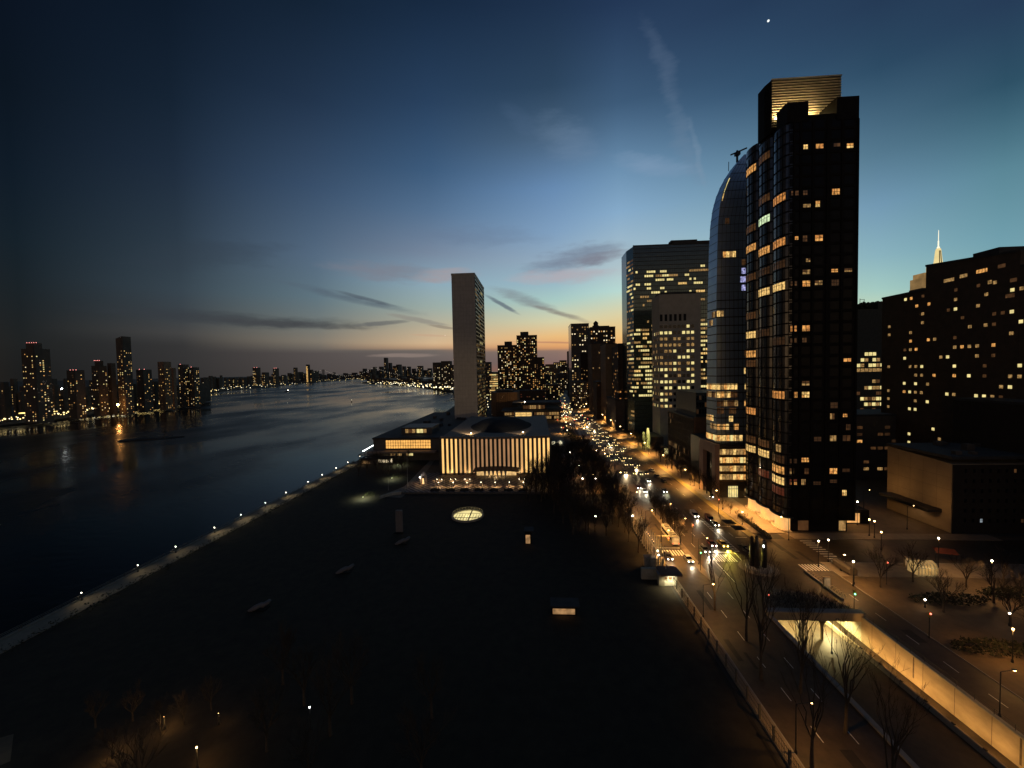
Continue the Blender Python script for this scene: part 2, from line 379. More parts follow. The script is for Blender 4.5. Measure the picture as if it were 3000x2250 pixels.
# water: one sheet to the horizon, swell and cat's-paws in the bump
mw = bpy.data.materials.new('river_water'); mw.use_nodes = True; t = mw.node_tree; b = t.nodes['Principled BSDF']
b.inputs['Base Color'].default_value = (.006, .009, .012, 1); b.inputs['IOR'].default_value = 1.23
g = t.nodes.new('ShaderNodeNewGeometry')
def wn(scale, sx, sy, rot, det=4):
    m_ = t.nodes.new('ShaderNodeMapping'); m_.inputs['Scale'].default_value = (sx, sy, 1); m_.inputs['Rotation'].default_value = (0, 0, rot); t.links.new(g.outputs['Position'], m_.inputs[0])
    n_ = t.nodes.new('ShaderNodeTexNoise'); n_.inputs['Scale'].default_value = scale; n_.inputs['Detail'].default_value = det; t.links.new(m_.outputs[0], n_.inputs['Vector']); return n_.outputs[0]
w1, w2, w3 = wn(.16, 1, 1.6, .5, 6), wn(.0075, 1, .55, .9, 5), wn(.003, .7, .5, -.3, 4)
rm = t.nodes.new('ShaderNodeMapRange'); rm.inputs[1].default_value = .38; rm.inputs[2].default_value = .62; rm.inputs[3].default_value = .08; rm.inputs[4].default_value = .40; rm.interpolation_type = 'SMOOTHSTEP'
ad = t.nodes.new('ShaderNodeMath'); ad.operation = 'MULTIPLY_ADD'; t.links.new(w3, ad.inputs[0]); ad.inputs[1].default_value = .35; 
mu = t.nodes.new('ShaderNodeMath'); mu.operation = 'MULTIPLY'; t.links.new(w2, mu.inputs[0]); mu.inputs[1].default_value = .65; t.links.new(mu.outputs[0], ad.inputs[2])
t.links.new(ad.outputs[0], rm.inputs[0]); t.links.new(rm.outputs[0], b.inputs['Roughness'])
bp = t.nodes.new('ShaderNodeBump'); bp.inputs['Distance'].default_value = 1.0; t.links.new(w1, bp.inputs['Height'])
bs = t.nodes.new('ShaderNodeMapRange'); bs.inputs[1].default_value = .40; bs.inputs[2].default_value = .60; bs.inputs[3].default_value = .03; bs.inputs[4].default_value = .34; t.links.new(ad.outputs[0], bs.inputs[0]); t.links.new(bs.outputs[0], bp.inputs['Strength'])
t.links.new(bp.outputs[0], b.inputs['Normal'])
struct('river', MB().quad((-40000, -4000, -7), (40000, -4000, -7), (40000, 60000, -7), (-40000, 60000, -7)), mw)

# land: this bank with the ramp cut out of it, and the far banks
SH = [(-129, 97), (-129, 430), (-150, 700), (-205, 960), (-280, 1275), (-407, 1506), (-652, 1950), (-1247, 2700), (-1330, 3100), (-1050, 3600), (-1200, 6000), (-1500, 30000)]
g1 = MB()
g1.poly([(*p, -.3) for p in SH[::-1]] + [(57, 97, -.3), (78.4, 97, -.3), (20000, 97, -.3), (20000, 30000, -.3)][::1])
g1.quad((-129, -300, -.3), (57, -300, -.3), (57, 97, -.3), (-129, 97, -.3))
g1.quad((78.4, -300, -.3), (20000, -300, -.3), (20000, 97, -.3), (78.4, 97, -.3))
for a, c in zip([(-129, -300)] + SH, SH): g1.quad((*c, -.3), (*a, -.3), (*a, -9), (*c, -9))
struct('ground', g1, EARTH)
QS = [(-560, -600), (-700, 100), (-797, 522), (-805, 617), (-834, 672), (-873, 850), (-1372, 1497), (-1421, 1639), (-1867, 3038), (-2243, 4840), (-2400, 7000), (-2600, 30000)]
g2 = MB()
g2.poly([(*p, -4) for p in QS] + [(-30000, 30000, -4), (-30000, -600, -4)])
for a, c in zip(QS, QS[1:]): g2.quad((*a, -4), (*c, -4), (*c, -9), (*a, -9))
struct('far_bank', g2, EARTH)
# a low rock islet in the river
g3 = MB(); c3 = atz(440, 1287, -7); rn = random.Random(4); rr = []
for k, (q, z) in enumerate(((1, -8.5), (.86, -6.2), (.5, -5.4), (.1, -5.1))):
    rr.append([(c3.x + math.cos(a) * q * (30 + 5 * math.sin(3 * a)) , c3.y + math.sin(a) * q * (9 + 2 * math.cos(2 * a)) + math.cos(a) * q * 12, z + rn.uniform(-.15, .15)) for a in [2 * math.pi * j / 22 for j in range(22)]])
g3.loft(rr); struct('island', g3, EARTH)
mk = thing('channel_marker', 'thin channel marker mast standing on the low dark islet in the river', 'marker', tuple(atz(483, 1284, -5)))
c = base(mk); MB().tube(c, c + Vector((0, 0, 9)), .35, .2).build('mast', STEEL, mk); MB().box(c.x - 1, c.x + 1, c.y - 1, c.y + 1, c.z + 6.2, c.z + 8.4).build('daymark', STEEL, mk)

# park, avenue, pavements
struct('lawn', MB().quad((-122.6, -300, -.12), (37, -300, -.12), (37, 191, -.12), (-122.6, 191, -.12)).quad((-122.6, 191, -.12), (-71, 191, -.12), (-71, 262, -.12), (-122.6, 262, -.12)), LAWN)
struct('promenade', MB().box(-129.4, -122.6, -100, 262, -.6, .02), PAVE)
struct('forecourt', MB().quad((-71, 226, -.1), (38, 226, -.1), (38, 520, -.1), (-71, 520, -.1)).quad((8, 191, -.1), (38, 191, -.1), (38, 226, -.1), (8, 226, -.1)), PAVE2)
struct('street_paving', MB().quad((88, 40, -.1), (400, 40, -.1), (400, 124, -.1), (88, 124, -.1)).quad((88, 141, -.1), (400, 141, -.1), (400, 260, -.1), (88, 260, -.1)), PAVE2)
av = MB()
av.quad((40, -100, -.05), (57, -100, -.05), (57, 97, -.05), (40, 97, -.05)); av.quad((78.4, -100, -.05), (88, -100, -.05), (88, 97, -.05), (78.4, 97, -.05))
av.quad((40, 97, -.05), (88, 97, -.05), (88, 141, -.05), (40, 141, -.05)); av.quad((40, 141, -.05), (79.4, 141, -.05), (79.4, 360, -.05), (40, 360, -.05)); av.quad((40, 360, -.05), (77, 360, -.05), (66, 2600, -.05), (44, 2600, -.05))
av.quad((88, 124, -.05), (500, 124, -.05), (500, 141, -.05), (88, 141, -.05))
struct('avenue', av, ASPH)
struct('sidewalk', MB().box(79.4, 91, 146, 350, -.3, .08).box(38, 40, -100, 360, -.3, .08).box(88, 160, 116, 124, -.3, .08).box(91, 160, 141, 146, -.3, .08).box(77.2, 84, 360, 900, -.3, .08), PAVE)
struct('kerb', MB().box(79.15, 79.4, 146, 350, -.3, .11).box(40, 40.25, -100, 360, -.3, .11).box(88, 160, 124, 124.25, -.3, .11).box(87.75, 88, 20, 124.25, -.3, .11), KERB)
md = MB(); md.prism([(49.3, 112), (50.6, 118), (50.4, 168), (48.4, 168), (48.6, 118)], -.2, .12)
n = 28; md.prism([(67.2 + 5.4 * math.cos(2 * math.pi * k / n), 120.3 + 5.2 * math.sin(2 * math.pi * k / n)) for k in range(n)], -.2, .14)
struct('traffic_island', md, PAVE)
pt = MB(); zz = -.04
for k in range(9): pt.quad((56.4 + k * .78, 124.2, zz), (56.8 + k * .78, 124.2, zz), (56.8 + k * .78, 128.9, zz), (56.4 + k * .78, 128.9, zz))
for k in range(8): pt.quad((41.4 + k * .92, 127.9, zz), (41.85 + k * .92, 127.9, zz), (41.85 + k * .92, 131.9, zz), (41.4 + k * .92, 131.9, zz))
pt.quad((55.6, 130.4, zz), (63.6, 130.4, zz), (63.6, 130.85, zz), (55.6, 130.85, zz)); pt.quad((41, 133.2, zz), (48.3, 133.2, zz), (48.3, 133.6, zz), (41, 133.6, zz))
pt.quad((63.9, 118, zz), (64.1, 118, zz), (65.2, 131, zz), (65.0, 131, zz)); pt.quad((56, 112, zz), (56.2, 112, zz), (56.2, 130, zz), (56, 130, zz))
for x in (65.6, 66.9): pt.quad((x, 131, zz), (x + .14, 131, zz), (x + .14, 168, zz), (x, 168, zz))
for k in range(22): pt.quad((65.7, 131.4 + k * 1.7, zz), (66.9, 131.0 + k * 1.7, zz), (66.9, 131.35 + k * 1.7, zz), (65.7, 131.75 + k * 1.7, zz))
for y in (142, 152): pt.quad((71.2, y, zz), (75.2, y, zz), (75.2, y + .25, zz), (71.2, y + .25, zz))
for x in (53.6, 57.2, 60.8, 70.8):
    for y in range(134, 420, 9): pt.quad((x, y, zz), (x + .14, y, zz), (x + .14, y + 3.2, zz), (x, y + 3.2, zz))
for x in (46, 51.5):
    for y in range(24, 110, 8): pt.quad((x, y, zz), (x + .14, y, zz), (x + .14, y + 3, zz), (x, y + 3, zz))
for y in range(24, 112, 8): pt.quad((83.2, y, zz), (83.34, y, zz), (83.34, y + 3, zz), (83.2, y + 3, zz))
for k in range(9): pt.quad((80.4 + k * .9, 119.2, zz), (80.85 + k * .9, 119.2, zz), (80.85 + k * .9, 123, zz), (80.4 + k * .9, 123, zz))
for k in range(10): pt.quad((92, 125 + k * 1.6, zz), (96, 125 + k * 1.6, zz), (96, 125.5 + k * 1.6, zz), (92, 125.5 + k * 1.6, zz))
struct('road_marking', pt, PAINT)
rq = MB(); rg = random.Random(31)
for k in range(70):
    x_, y_ = rg.choice((rg.uniform(41, 56), rg.uniform(51, 78), rg.uniform(79, 87))), rg.uniform(22, 300)
    if (y_ < 100 and 56 < x_ < 79) or (x_ > 79 and y_ > 135): continue
    w_, l__ = rg.uniform(.5, 2.4), rg.uniform(1, 9); rq.quad((x_, y_, -.046), (x_ + w_, y_, -.046), (x_ + w_, y_ + l__, -.046), (x_, y_ + l__, -.046))
struct('road_patch', rq, mat('asphalt_patch', (.028, .021, .014), .7, .4, .8))
struct('bike_lane', MB().quad((76.4, 141, -.042), (79.1, 141, -.042), (79.1, 345, -.042), (76.4, 345, -.042)), BIKE)

# the ramp down into the tunnel
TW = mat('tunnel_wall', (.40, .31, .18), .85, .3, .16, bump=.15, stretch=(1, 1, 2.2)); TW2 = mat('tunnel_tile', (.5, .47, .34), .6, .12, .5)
rp = MB(); rp.quad((57, -60, -1.2), (78.4, -60, -1.2), (78.4, 97, -6), (57, 97, -6)); rp.quad((57, 97, -6), (78.4, 97, -6), (78.4, 190, -7.2), (57, 190, -7.2))
struct('ramp_road', rp, ASPH)
rt = thing('retaining_wall', 'tall pale ramp wall glowing orange beside the sunken tunnel road', 'retaining wall', (78.4, 20, 0))
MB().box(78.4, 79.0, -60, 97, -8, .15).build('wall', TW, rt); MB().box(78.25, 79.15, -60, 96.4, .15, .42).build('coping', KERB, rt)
jw = MB()
for y in range(-56, 97, 6): jw.box(78.385, 78.4, y - .04, y + .04, -7.5, .1)
for y in (-31, 2, 23, 51, 66, 84): jw.box(78.38, 78.4, y - .18, y + .12, -4.5 + y % 3 * .3, .1)
jw.build('joint', mat('joint_stain', (.12, .085, .05), .9, .4, 1), rt)
cr_ = MB()
for y in range(-56, 97, 3): cr_.tube((78.7, y, .42), (78.7, y, 1.45), .04, n=4)
for z in (.75, 1.1, 1.45): cr_.tube((78.7, -56, z), (78.7, 96, z), .035, n=4)
cr_.build('railing', STEEL, rt)
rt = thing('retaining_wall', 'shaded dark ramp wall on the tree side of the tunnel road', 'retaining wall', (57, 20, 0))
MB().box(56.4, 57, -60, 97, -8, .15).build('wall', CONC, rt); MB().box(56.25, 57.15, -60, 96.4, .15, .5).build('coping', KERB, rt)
rb = thing('road_barrier', 'long low concrete barrier catching light along the tunnel ramp', 'barrier', (75, 20, -2))
lb = MB()
lb.loft([[(75.2 - w, y, -6 + (97 - y) * 4.8 / 157 + h) for w, h in ((-.35, 0), (.35, 0), (.28, .5), (.2, 1.0), (-.2, 1.0), (-.28, .5))] for y in (-60, 0, 40, 97, 130)]); lb.build('wall', mat('barrier_concrete', (.45, .37, .25), .8, .15, .5), rb)
tp = thing('tunnel_portal', 'concrete tunnel mouth with a lit ceiling under the avenue', 'tunnel', (67.7, 97, -6))
fz = MB(); fz.box(56.4, 79.0, 97, 98.2, -1.05, 1.0); fz.box(57, 78.4, 98.2, 190, -1.05, -.45); fz.build('lintel', mat('portal_concrete', (.40, .30, .17), .85, .2, .3), tp)
MB().box(56.2, 79.2, 96.8, 98.4, 1.0, 1.22).build('coping', KERB, tp)
iw = MB(); iw.box(78.4, 79.0, 97, 190, -8, -.45); iw.box(56.4, 57, 97, 190, -8, -.45); iw.box(57, 78.4, 189.5, 190, -8, -.45); iw.build('tunnel_wall', TW2, tp)
for k in range(8): MB().lathe((69.6, 97.6 + k * 11, -6.4 - k * .1), [(.42, 0), (.34, .3), (.34, 3.6), (.5, 4.5), (1.0, 5.4 + k * .1)], 10).build('column', mat('portal_concrete', (.4, .3, .17)), tp)
for k in range(5):
    for x in (62.8, 74):
        MB().box(x - .2, x + .2, 100 + k * 14, 103 + k * 14, -1.2, -1.06).build('tube_light', glow('tunnel_tube', (1, .86, .42), 5), tp)
        lamp(tp, (x, 101.5 + k * 14, -1.4), 9000 if k < 2 else 4000, (1, .80, .34), .3, 'SPOT', 165)
hp = MB(); n = 24; hp.prism([(57.2, 98.5), (78.2, 98.5)] + [(67.7 + 10.5 * math.cos(math.pi * k / n), 98.5 + 8.5 * math.sin(math.pi * k / n)) for k in range(1, n)], -.2, .75)
pl = thing('planter', 'wide curved planter of low bare shrubs above the tunnel mouth', 'planter', (67.7, 101, 0)); hp.build('planter_bed', mat('planter_stone', (.30, .23, .14), .85, .25, .4), pl)
tw_ = MB(); g = random.Random(8)
for k in range(420):
    a = g.uniform(0, math.pi); q = math.sqrt(g.random()) * .95; x, y = 67.7 + 10.3 * q * math.cos(a), 98.6 + 8.2 * q * math.sin(a)
    for j in range(3): tw_.tube((x, y, .75), (x + g.uniform(-.6, .6), y + g.uniform(-.6, .6), g.uniform(1.2, 2.1)), .035, .012, 3)
tw_.build('shrub', mat('bare_twig', (.06, .045, .03), .9), pl)
# pole lamps with a globe or an arm and head
SLM = []
def street_lamp(loc, label, group=None, power=900, col=(1, .48, .12), bulb='y', h=8.5, arm=2.2, rz=0.0, ball=False, ang=150, r=.3):
    t_ = thing('street_lamp', label, 'street lamp', loc, group); x, y, z = loc; u = Vector((math.cos(rz), math.sin(rz), 0)); p = Vector(loc)
    MB().lathe(p, [(.22, 0), (.2, .5), (.1, .7), (.075, h - .4)], 8).build('pole', STEEL, t_)
    if ball:
        MB().ball(p + Vector((0, 0, h)), r, 10, 6).build('globe', BULB[bulb], t_)
        if power: lamp(t_, p + Vector((0, 0, h - r - .15)), power, col, .3, 'SPOT', 165)
    else:
        a = p + Vector((0, 0, h - .4)); e = p + u * arm + Vector((0, 0, h)); MB().tube(a, e, .06, .045, 6).build('arm', STEEL, t_)
        hb = MB(); hb.loft([[e + u * s * .45 + Vector((0, 0, dz)) + Vector((-u.y, u.x, 0)) * w for w, dz in ((-.16, 0), (.16, 0), (.12, .14), (-.12, .14))] for s in (-.7, .7)]); hb.build('head', STEEL, t_)
        MB().ball(e + Vector((0, 0, -.08)), r, 8, 5, sz=.6).build('lens', BULB[bulb], t_)
        if power: lamp(t_, e + Vector((0, 0, -.08 - r * .62 - .1)), power, col, .3, 'SPOT', ang)
    return t_
# ================================================================== THE TALL SLAB, THE HALL AND THEIR NEIGHBOURS
MARBLE = mat('grey_marble', (.44, .42, .38), .7, .14, .3, stretch=(1, 1, .5))
SLABW = glass('slab_glass', (.03, .035, .035), .12)
sx0, sx1, sy0, sy1, sh = -79.5, -57.0, 370.0, 437.0, 155.5
sb = thing('office_slab', 'tall thin marble-ended office slab standing alone beside the river', 'office tower', (-68, 400, 0))
MB().box(sx0, sx1, sy0, sy1, 0, sh).build('wall', MARBLE, sb)
MB().box(sx0 - .3, sx1 + .3, sy0 - .3, sy0 + .5, sh - .6, sh + 1.2).box(sx0 - .3, sx1 + .3, sy1 - .5, sy1 + .3, sh - .6, sh + 1.2).box(sx1 - .2, sx1 + .3, sy0 + .5, sy1 - .5, sh - .6, sh + 1.2).box(sx0 - .3, sx0 + .2, sy0 + .5, sy1 - .5, sh - .6, sh + 1.2).build('parapet', MARBLE, sb)
jb = MB()
for k in range(1, 39): jb.box(sx0 + .2, sx1 - .2, sy0 - .04, sy0, k * 4 - .06, k * 4 + .06)
for k in range(1, 8): jb.box(sx0 + k * 2.8 - .05, sx0 + k * 2.8 + .05, sy0 - .03, sy0, 1, sh - 1)
jb.build('joint', mat('joint_mortar', (.27, .25, .22), .8), sb)
wf = MB()
for k in range(40): wf.box(sx1, sx1 + .35, sy0 + 1.2, sy1 - 1.2, k * 3.85 + .2, k * 3.85 + 1.35)
for k in range(29): wf.box(sx1, sx1 + .28, sy0 + 1.2 + k * 2.31, sy0 + 1.32 + k * 2.31, 1, 153)
wf.build('curtain_wall', mat('slab_spandrel', (.06, .07, .065), .4, .2), sb)
face_windows(sb, 'W', (sx1 + .02, sy0 + 1.2, 0), sy1 - sy0 - 2.4, 1.1, 39, 14, 3.85, 4.4, 2.2, rnd_pick(5, .3, 'hhhddl', 2, lambda r: .5 if r < 14 else .28 if r < 24 else .1), cap=100, darkmat=SLABW)

# assembly hall: concave front of glowing strips between dark piers, sagging roof line, low dome
ga = thing('assembly_hall', 'low assembly hall with glowing vertical glass strips between dark piers and shallow dome', 'hall', (-25, 228, 0))
def gy(x): t = (x + 25) / 33; return 228 + 1.2 * (1 - t * t)
def gz(x): t = (x + 25) / 33; return 22.0 + .7 * t * t
xs = [-58 + 66 * k / 24 for k in range(25)]
hb = MB(); fr = [(x, gy(x)) for x in xs]; bk = [(x, 338 - 2 * (1 - ((x + 25) / 33) ** 2)) for x in xs[::-1]]
pts = fr + bk; tops = [gz(p[0]) - .4 for p in pts]
hb.prism(pts, 0, tops); hb.build('wall', mat('hall_stone', (.16, .14, .12), .8, .2, .4), ga)
ed = MB()
for a, c in zip(xs, xs[1:]): ed.prism([(a, gy(a) - 1.2), (c, gy(c) - 1.2), (c, gy(c) + 1), (a, gy(a) + 1)], [gz(a) - .5, gz(c) - .5, gz(c) - .5, gz(a) - .5], [gz(a) + .7, gz(c) + .7, gz(c) + .7, gz(a) + .7])
ed.build('cornice', mat('hall_fascia', (.16, .14, .13), .7), ga)
GL = {'hi': glow('strip_bright', (1, .57, .18), 1.15, .12, .25, st=(1, 1, .6)), 'mid': glow('strip_mid', (1, .54, .20), .66, .12, .25, st=(1, 1, .6)), 'lo': glow('strip_low', (1, .52, .24), .36, .12, .25, st=(1, 1, .6))}
NP = 25; pier = MB()
for k in range(NP + 1):
    x = -58 + 66 * k / NP; w = .68 if 0 < k < NP else .6
    pier.box(x - w, x + w, gy(x) - .9, gy(x) + .2, .2, gz(x) - .5)
pier.build('pier', mat('dark_marble', (.04, .045, .04), .5, .3, .5), ga)
for k in range(NP):
    x = -58 + 66 * (k + .5) / NP; y = gy(x) - .35; m = 'hi' if k < 4 or k > 18 else 'mid' if k < 7 or k > 15 else 'lo'
    MB().quad((x - .72, y, .8), (x + .72, y, .8), (x + .72, y, gz(x) - .9), (x - .72, y, gz(x) - .9)).build('glass_strip', GL[m], ga)
for k in (2, 6, 10, 14, 18, 22):
    x = -58 + 66 * k / NP; lamp(ga, (x, gy(x) - 3.2, .7), 900, (1, .62, .25), .6, 'SPOT', 140, to=(x, gy(x), 6))
cn = MB(); n = 22
for k in range(n):
    a0, a1 = -1 + 2 * k / n, -1 + 2 * (k + 1) / n; X = lambda a: -24.2 + 13.4 * a; Zt = lambda a: 4.0 + .75 * (1 - a * a)
    cn.prism([(X(a0), 219), (X(a1), 219), (X(a1), 229), (X(a0), 229)], [Zt(a0) - .35, Zt(a1) - .35, Zt(a1) - .35, Zt(a0) - .35], [Zt(a0), Zt(a1), Zt(a1), Zt(a0)])
cn.build('canopy', mat('canopy_roof', (.05, .04, .035), .7), ga)
for k in range(6): MB().lathe((-30.5 + 2.4 * k, 220.2, .2), [(.25, 0), (.3, 1), (.75, 3.6), (.8, 3.9)], 8).build('column', mat('canopy_column', (.75, .68, .55), .6), ga)
MB().quad((-36, 224.6, .3), (-12.5, 224.6, .3), (-12.5, 224.6, 3.4), (-36, 224.6, 3.4)).build('door_glazing', glow('entrance_glow', (1, .62, .24), .75, .4, .7), ga)
lamp(ga, (-24.2, 222, 3.4), 900, (1, .68, .32), .4, 'SPOT', 160)
dm = MB(); dm.loft([[(-26 + q * 21 * math.cos(a), 282 + q * 30 * math.sin(a), z) for a in [2 * math.pi * j / 32 for j in range(32)]] for q, z in ((1.12, 20.8), (1.1, 21.7), (.98, 22.3), (.86, 23.8), (.7, 25.4), (.5, 26.6), (.26, 27.3), (.05, 27.5))])
dm.build('dome', mat('dome_copper', (.020, .024, .032), .95, .2, .2, 0, .1), ga, smooth=True)
for px, py in ((1380, 1269), (1532, 1266)):
    p = aty(px, py, 236); tl = thing('roof_floodlight', 'bright floodlight on the hall roof edge, ' + ('beside the slab end of the dome' if px < 1400 else 'on the avenue end of the dome'), 'floodlight', (p.x, p.y, 19.6))
    MB().tube((p.x, p.y, 19.6), (p.x, p.y, p.z - .3), .08).build('bracket', STEEL, tl); MB().ball(p, .42, 10, 6).build('lens', LAMPY, tl)
    lamp(tl, p + Vector((-.8 if px < 1400 else 0, 1.2, .6)), 30000 if px < 1400 else 9000, (1, .66, .34), .5, 'SPOT', 70, to=(-68, 370, 18) if px < 1400 else (-50, 370, 10))
# terrace in front of the hall
TER = bpy.data.materials.new('striped_paving'); TER.use_nodes = True; t = TER.node_tree; b = t.nodes['Principled BSDF']; b.inputs['Roughness'].default_value = .7
g = t.nodes.new('ShaderNodeNewGeometry'); wv = t.nodes.new('ShaderNodeTexWave'); wv.bands_direction = 'DIAGONAL'; wv.inputs['Scale'].default_value = .22; wv.inputs['Distortion'].default_value = .0
t.links.new(g.outputs['Position'], wv.inputs['Vector']); cr = t.nodes.new('ShaderNodeValToRGB'); cr.color_ramp.interpolation = 'CONSTANT'; cr.color_ramp.elements[0].color = (.06, .05, .045, 1); cr.color_ramp.elements[1].position = .5; cr.color_ramp.elements[1].color = (.27, .22, .18, 1)
t.links.new(wv.outputs['Color'], cr.inputs[0]); t.links.new(cr.outputs[0], b.inputs['Base Color'])
struct('terrace', MB().box(-69.5, 6, 192, 232, -2, .05), [TER])
wl = MB(); wl.box(-70.1, 6, 191.2, 192, -2, .7); tag(wl.build('parapet_wall', mat('parapet_stone', (.10, .09, .08), .85), origin=(-32, 191.6, 0)), 'long dark parapet wall along the edge of the striped terrace', 'wall')
def bench_(x, y, lab):
    o = thing('planter', lab, 'planter', (x, y, 0), 'planters along the terrace edge'); MB().box(x - 2.3, x + 2.3, y - .8, y + .8, .05, .75).build('box', mat('planter_box', (.05, .045, .04), .8), o)
    g_ = random.Random(int(x * 10)); q = MB()
    for _ in range(60): q.ball((x + g_.uniform(-2.1, 2.1), y + g_.uniform(-.6, .6), .85 + g_.random() * .25), g_.uniform(.1, .22), 5, 3)
    q.build('shrub', mat('planter_shrub', (.03, .035, .018), .9, .4), o)
for k, px in enumerate((577, 670, 755, 842, 930, 1018, 1105)):
    x = atz(1000 + px * .482, 1431, .4).x; bench_(x, 196.4, 'dark low planter along the front edge of the striped terrace')
    lp = atz(1000 + px * .482, 1415, 2.0)
    street_lamp((x, 203.5, .05), 'small white post lamp in the row across the striped terrace', 'post lamps across the terrace', 700, (1, .60, .26), 'w', 2.3, ball=True, r=.12)
for px in (625, 705, 787, 1100):
    x = atz(1000 + px * .482, 1388, .4).x
    o = thing('light_bench', 'dark bench with two small floodlights beneath it at the foot of the glowing hall', 'bench', (x, 217, 0), 'lit benches at the hall front')
    MB().box(x - 2.2, x + 2.2, 216.6, 217.8, .75, 1.3).build('seat', STEEL, o)
    for s in (-1.4, 1.4):
        MB().box(x + s - .3, x + s + .3, 216.8, 217.5, .05, .75).build('leg', STEEL, o); MB().ball((x + s, 216.3, .45), .10, 8, 5).build('floodlight', LAMPW, o)
    lamp(o, (x, 215.0, 1.6), 420, (1, .60, .25), .3, 'SPOT', 165)
# a pale arched sculpture lit from inside at the terrace's river corner
p = atz(1240, 1417, 0); o = thing('sculpture', 'small arched pale sculpture lit from within at the terrace corner', 'sculpture', tuple(p))
am = MB(); am.loft([[(p.x + r_ * math.cos(a) * .55, p.y + d_, r_ * math.sin(a) * 1.9) for r_, d_ in ((2.4, 0), (3.4, 0), (3.4, 1.6), (2.4, 1.6))] for a in [math.pi * j / 12 for j in range(13)]])
am.build('arch', mat('sculpture_stone', (.5, .42, .38), .8), o); MB().lathe(p, [(.7, 0), (.5, .8), (.45, 2.6), (.2, 3.0)], 8).build('lantern', glow('lantern_glow', (1, .62, .26), 1.3), o)

# conference wing on the water side
cf = thing('conference_building', 'low riverside conference building with a wide glowing upper window and stone end walls', 'building', (-93, 265, 0))
CFW = mat('conference_stone', (.13, .115, .10), .85, .2, .3)
MB().box(-116, -66, 265, 430, 0, 15.2).build('wall', CFW, cf)
MB().box(-116.5, -65.5, 264.4, 430.5, 15.2, 16.3).build('roof', ROOFM, cf)
ph = MB().box(-100, -77, 278, 300, 16.3, 21.4).build('penthouse', mat('penthouse_metal', (.07, .07, .072), .6), cf)
for x0, x1, k in ((-97.2, -89.4, 'h'), (-88.6, -81.0, 'l')): inst('window', win_mesh('N', x1 - x0, 3.1, k, (3, 1)), ((x0 + x1) / 2, 277.95, 18.9), cf)
g = random.Random(3)
for k in range(14): x, y, s = g.uniform(-112, -70), g.uniform(310, 425), g.uniform(1.5, 5); MB().box(x, x + s, y, y + s * 1.3, 16.3, 16.3 + g.uniform(1, 3.4)).build('roof_unit', ROOFM, cf)
BW = glow('conference_window', (1, .50, .12), 1.05, .22, .5)
bw = MB().quad((-106.9, 264.96, 8.6), (-74.6, 264.96, 8.6), (-74.6, 264.96, 14.6), (-106.9, 264.96, 14.6)).build('window', BW, cf)
mm = MB()
for k in range(19): x = -106.9 + 32.3 * k / 18; mm.box(x - .11, x + .11, 264.7, 264.93, 8.5, 14.7)
for z in (8.6, 10.6, 12.6, 14.6): mm.box(-107, -74.5, 264.72, 264.91, z - .1, z + .1)
mm.build('mullion', mat('bronze_mullion', (.05, .03, .015), .5), bw)
MB().box(-118.5, -70, 259.5, 264.4, 6.3, 7.5).build('balcony', mat('balcony_slab', (.34, .26, .20), .8), cf)
for x0, x1, k in ((-104, -100.2, 'h'), (-99, -95.6, 'h'), (-92.5, -87.3, 'l')): inst('window', win_mesh('N', x1 - x0, 2.3, k, (3, 1)), ((x0 + x1) / 2, 264.95, 4.5), cf)
cv = thing('river_pavilion', 'low dark flat-roofed pavilion with white-lit openings by the promenade', 'pavilion', (-112, 257, 0))
MB().box(-121, -100, 254, 262, 3.3, 4.0).build('roof', ROOFM, cv); MB().box(-114.5, -110, 255, 261.5, 0, 3.3).build('wall', CFW, cv)
for k in range(4): MB().quad((-109.6 + k * 2.6, 258, .3), (-107.6 + k * 2.6, 258, .3), (-107.6 + k * 2.6, 258, 3.0), (-109.6 + k * 2.6, 258, 3.0)).build('window', WL['w'], cv)
MB().box(-121, -114.5, 255.5, 261, 0, 2.4).build('side_wall', mat('warm_stone', (.45, .33, .2), .8), cv)
lamp(cv, (-118, 253, 3.0), 200, (1, .7, .4), .3, 'SPOT', 160)
for k in range(9):
    p = aty(1064 + k * 3.6, 1322 - k * 2.1, 262 + k * 5)
    o = thing('deck_lamp', 'tiny white lamp in the string along the riverside deck rail', 'lamp', (p.x, p.y, p.z - 1.2), 'lamps on the riverside deck'); MB().tube((p.x, p.y, p.z - 1.2), (p.x, p.y, p.z - .2), .05).build('post', STEEL, o); MB().ball(p, .26, 8, 5).build('globe', LAMPC, o)
MB_ = MB().box(-126, -116, 262, 330, 4.2, 4.9); tag(MB_.build('deck', mat('deck_slab', (.12, .11, .1), .8), origin=(-121, 296, 4.5)), 'dark riverside deck slab cantilevered beside the conference building', 'deck')

# skylight ring on the lawn
oc = Vector((-30.2, 161.6, 0)); o = thing('skylight', 'round glowing skylight with a pale railing on the dark lawn', 'skylight', tuple(oc))
MB().lathe(oc, [(6.9, -.2), (6.9, .55), (6.2, .55), (6.1, -.4)], 40).build('rim', mat('skylight_rim', (.42, .38, .3), .7), o)
MB().poly([(oc.x + 6.12 * math.cos(2 * math.pi * k / 40), oc.y + 6.12 * math.sin(2 * math.pi * k / 40), .12) for k in range(40)]).build('glazing', glow('skylight_glow', (1, .84, .36), .95, .12, .4), o)
gb = MB(); gb.box(oc.x + .8, oc.x + 1.2, oc.y - 6, oc.y + 6, .16, .5)
for k in range(9): gb.box(oc.x - 4.8 + k * 1.2, oc.x - 4.72 + k * 1.2, oc.y - 5 , oc.y + 1.5, .15, .4)
for y in (-2.2, 2.6): gb.box(oc.x - 5.6, oc.x + 5.6, oc.y + y, oc.y + y + .12, .14, .3)
gb.build('glazing_bar', STEEL, o)
rl = MB()
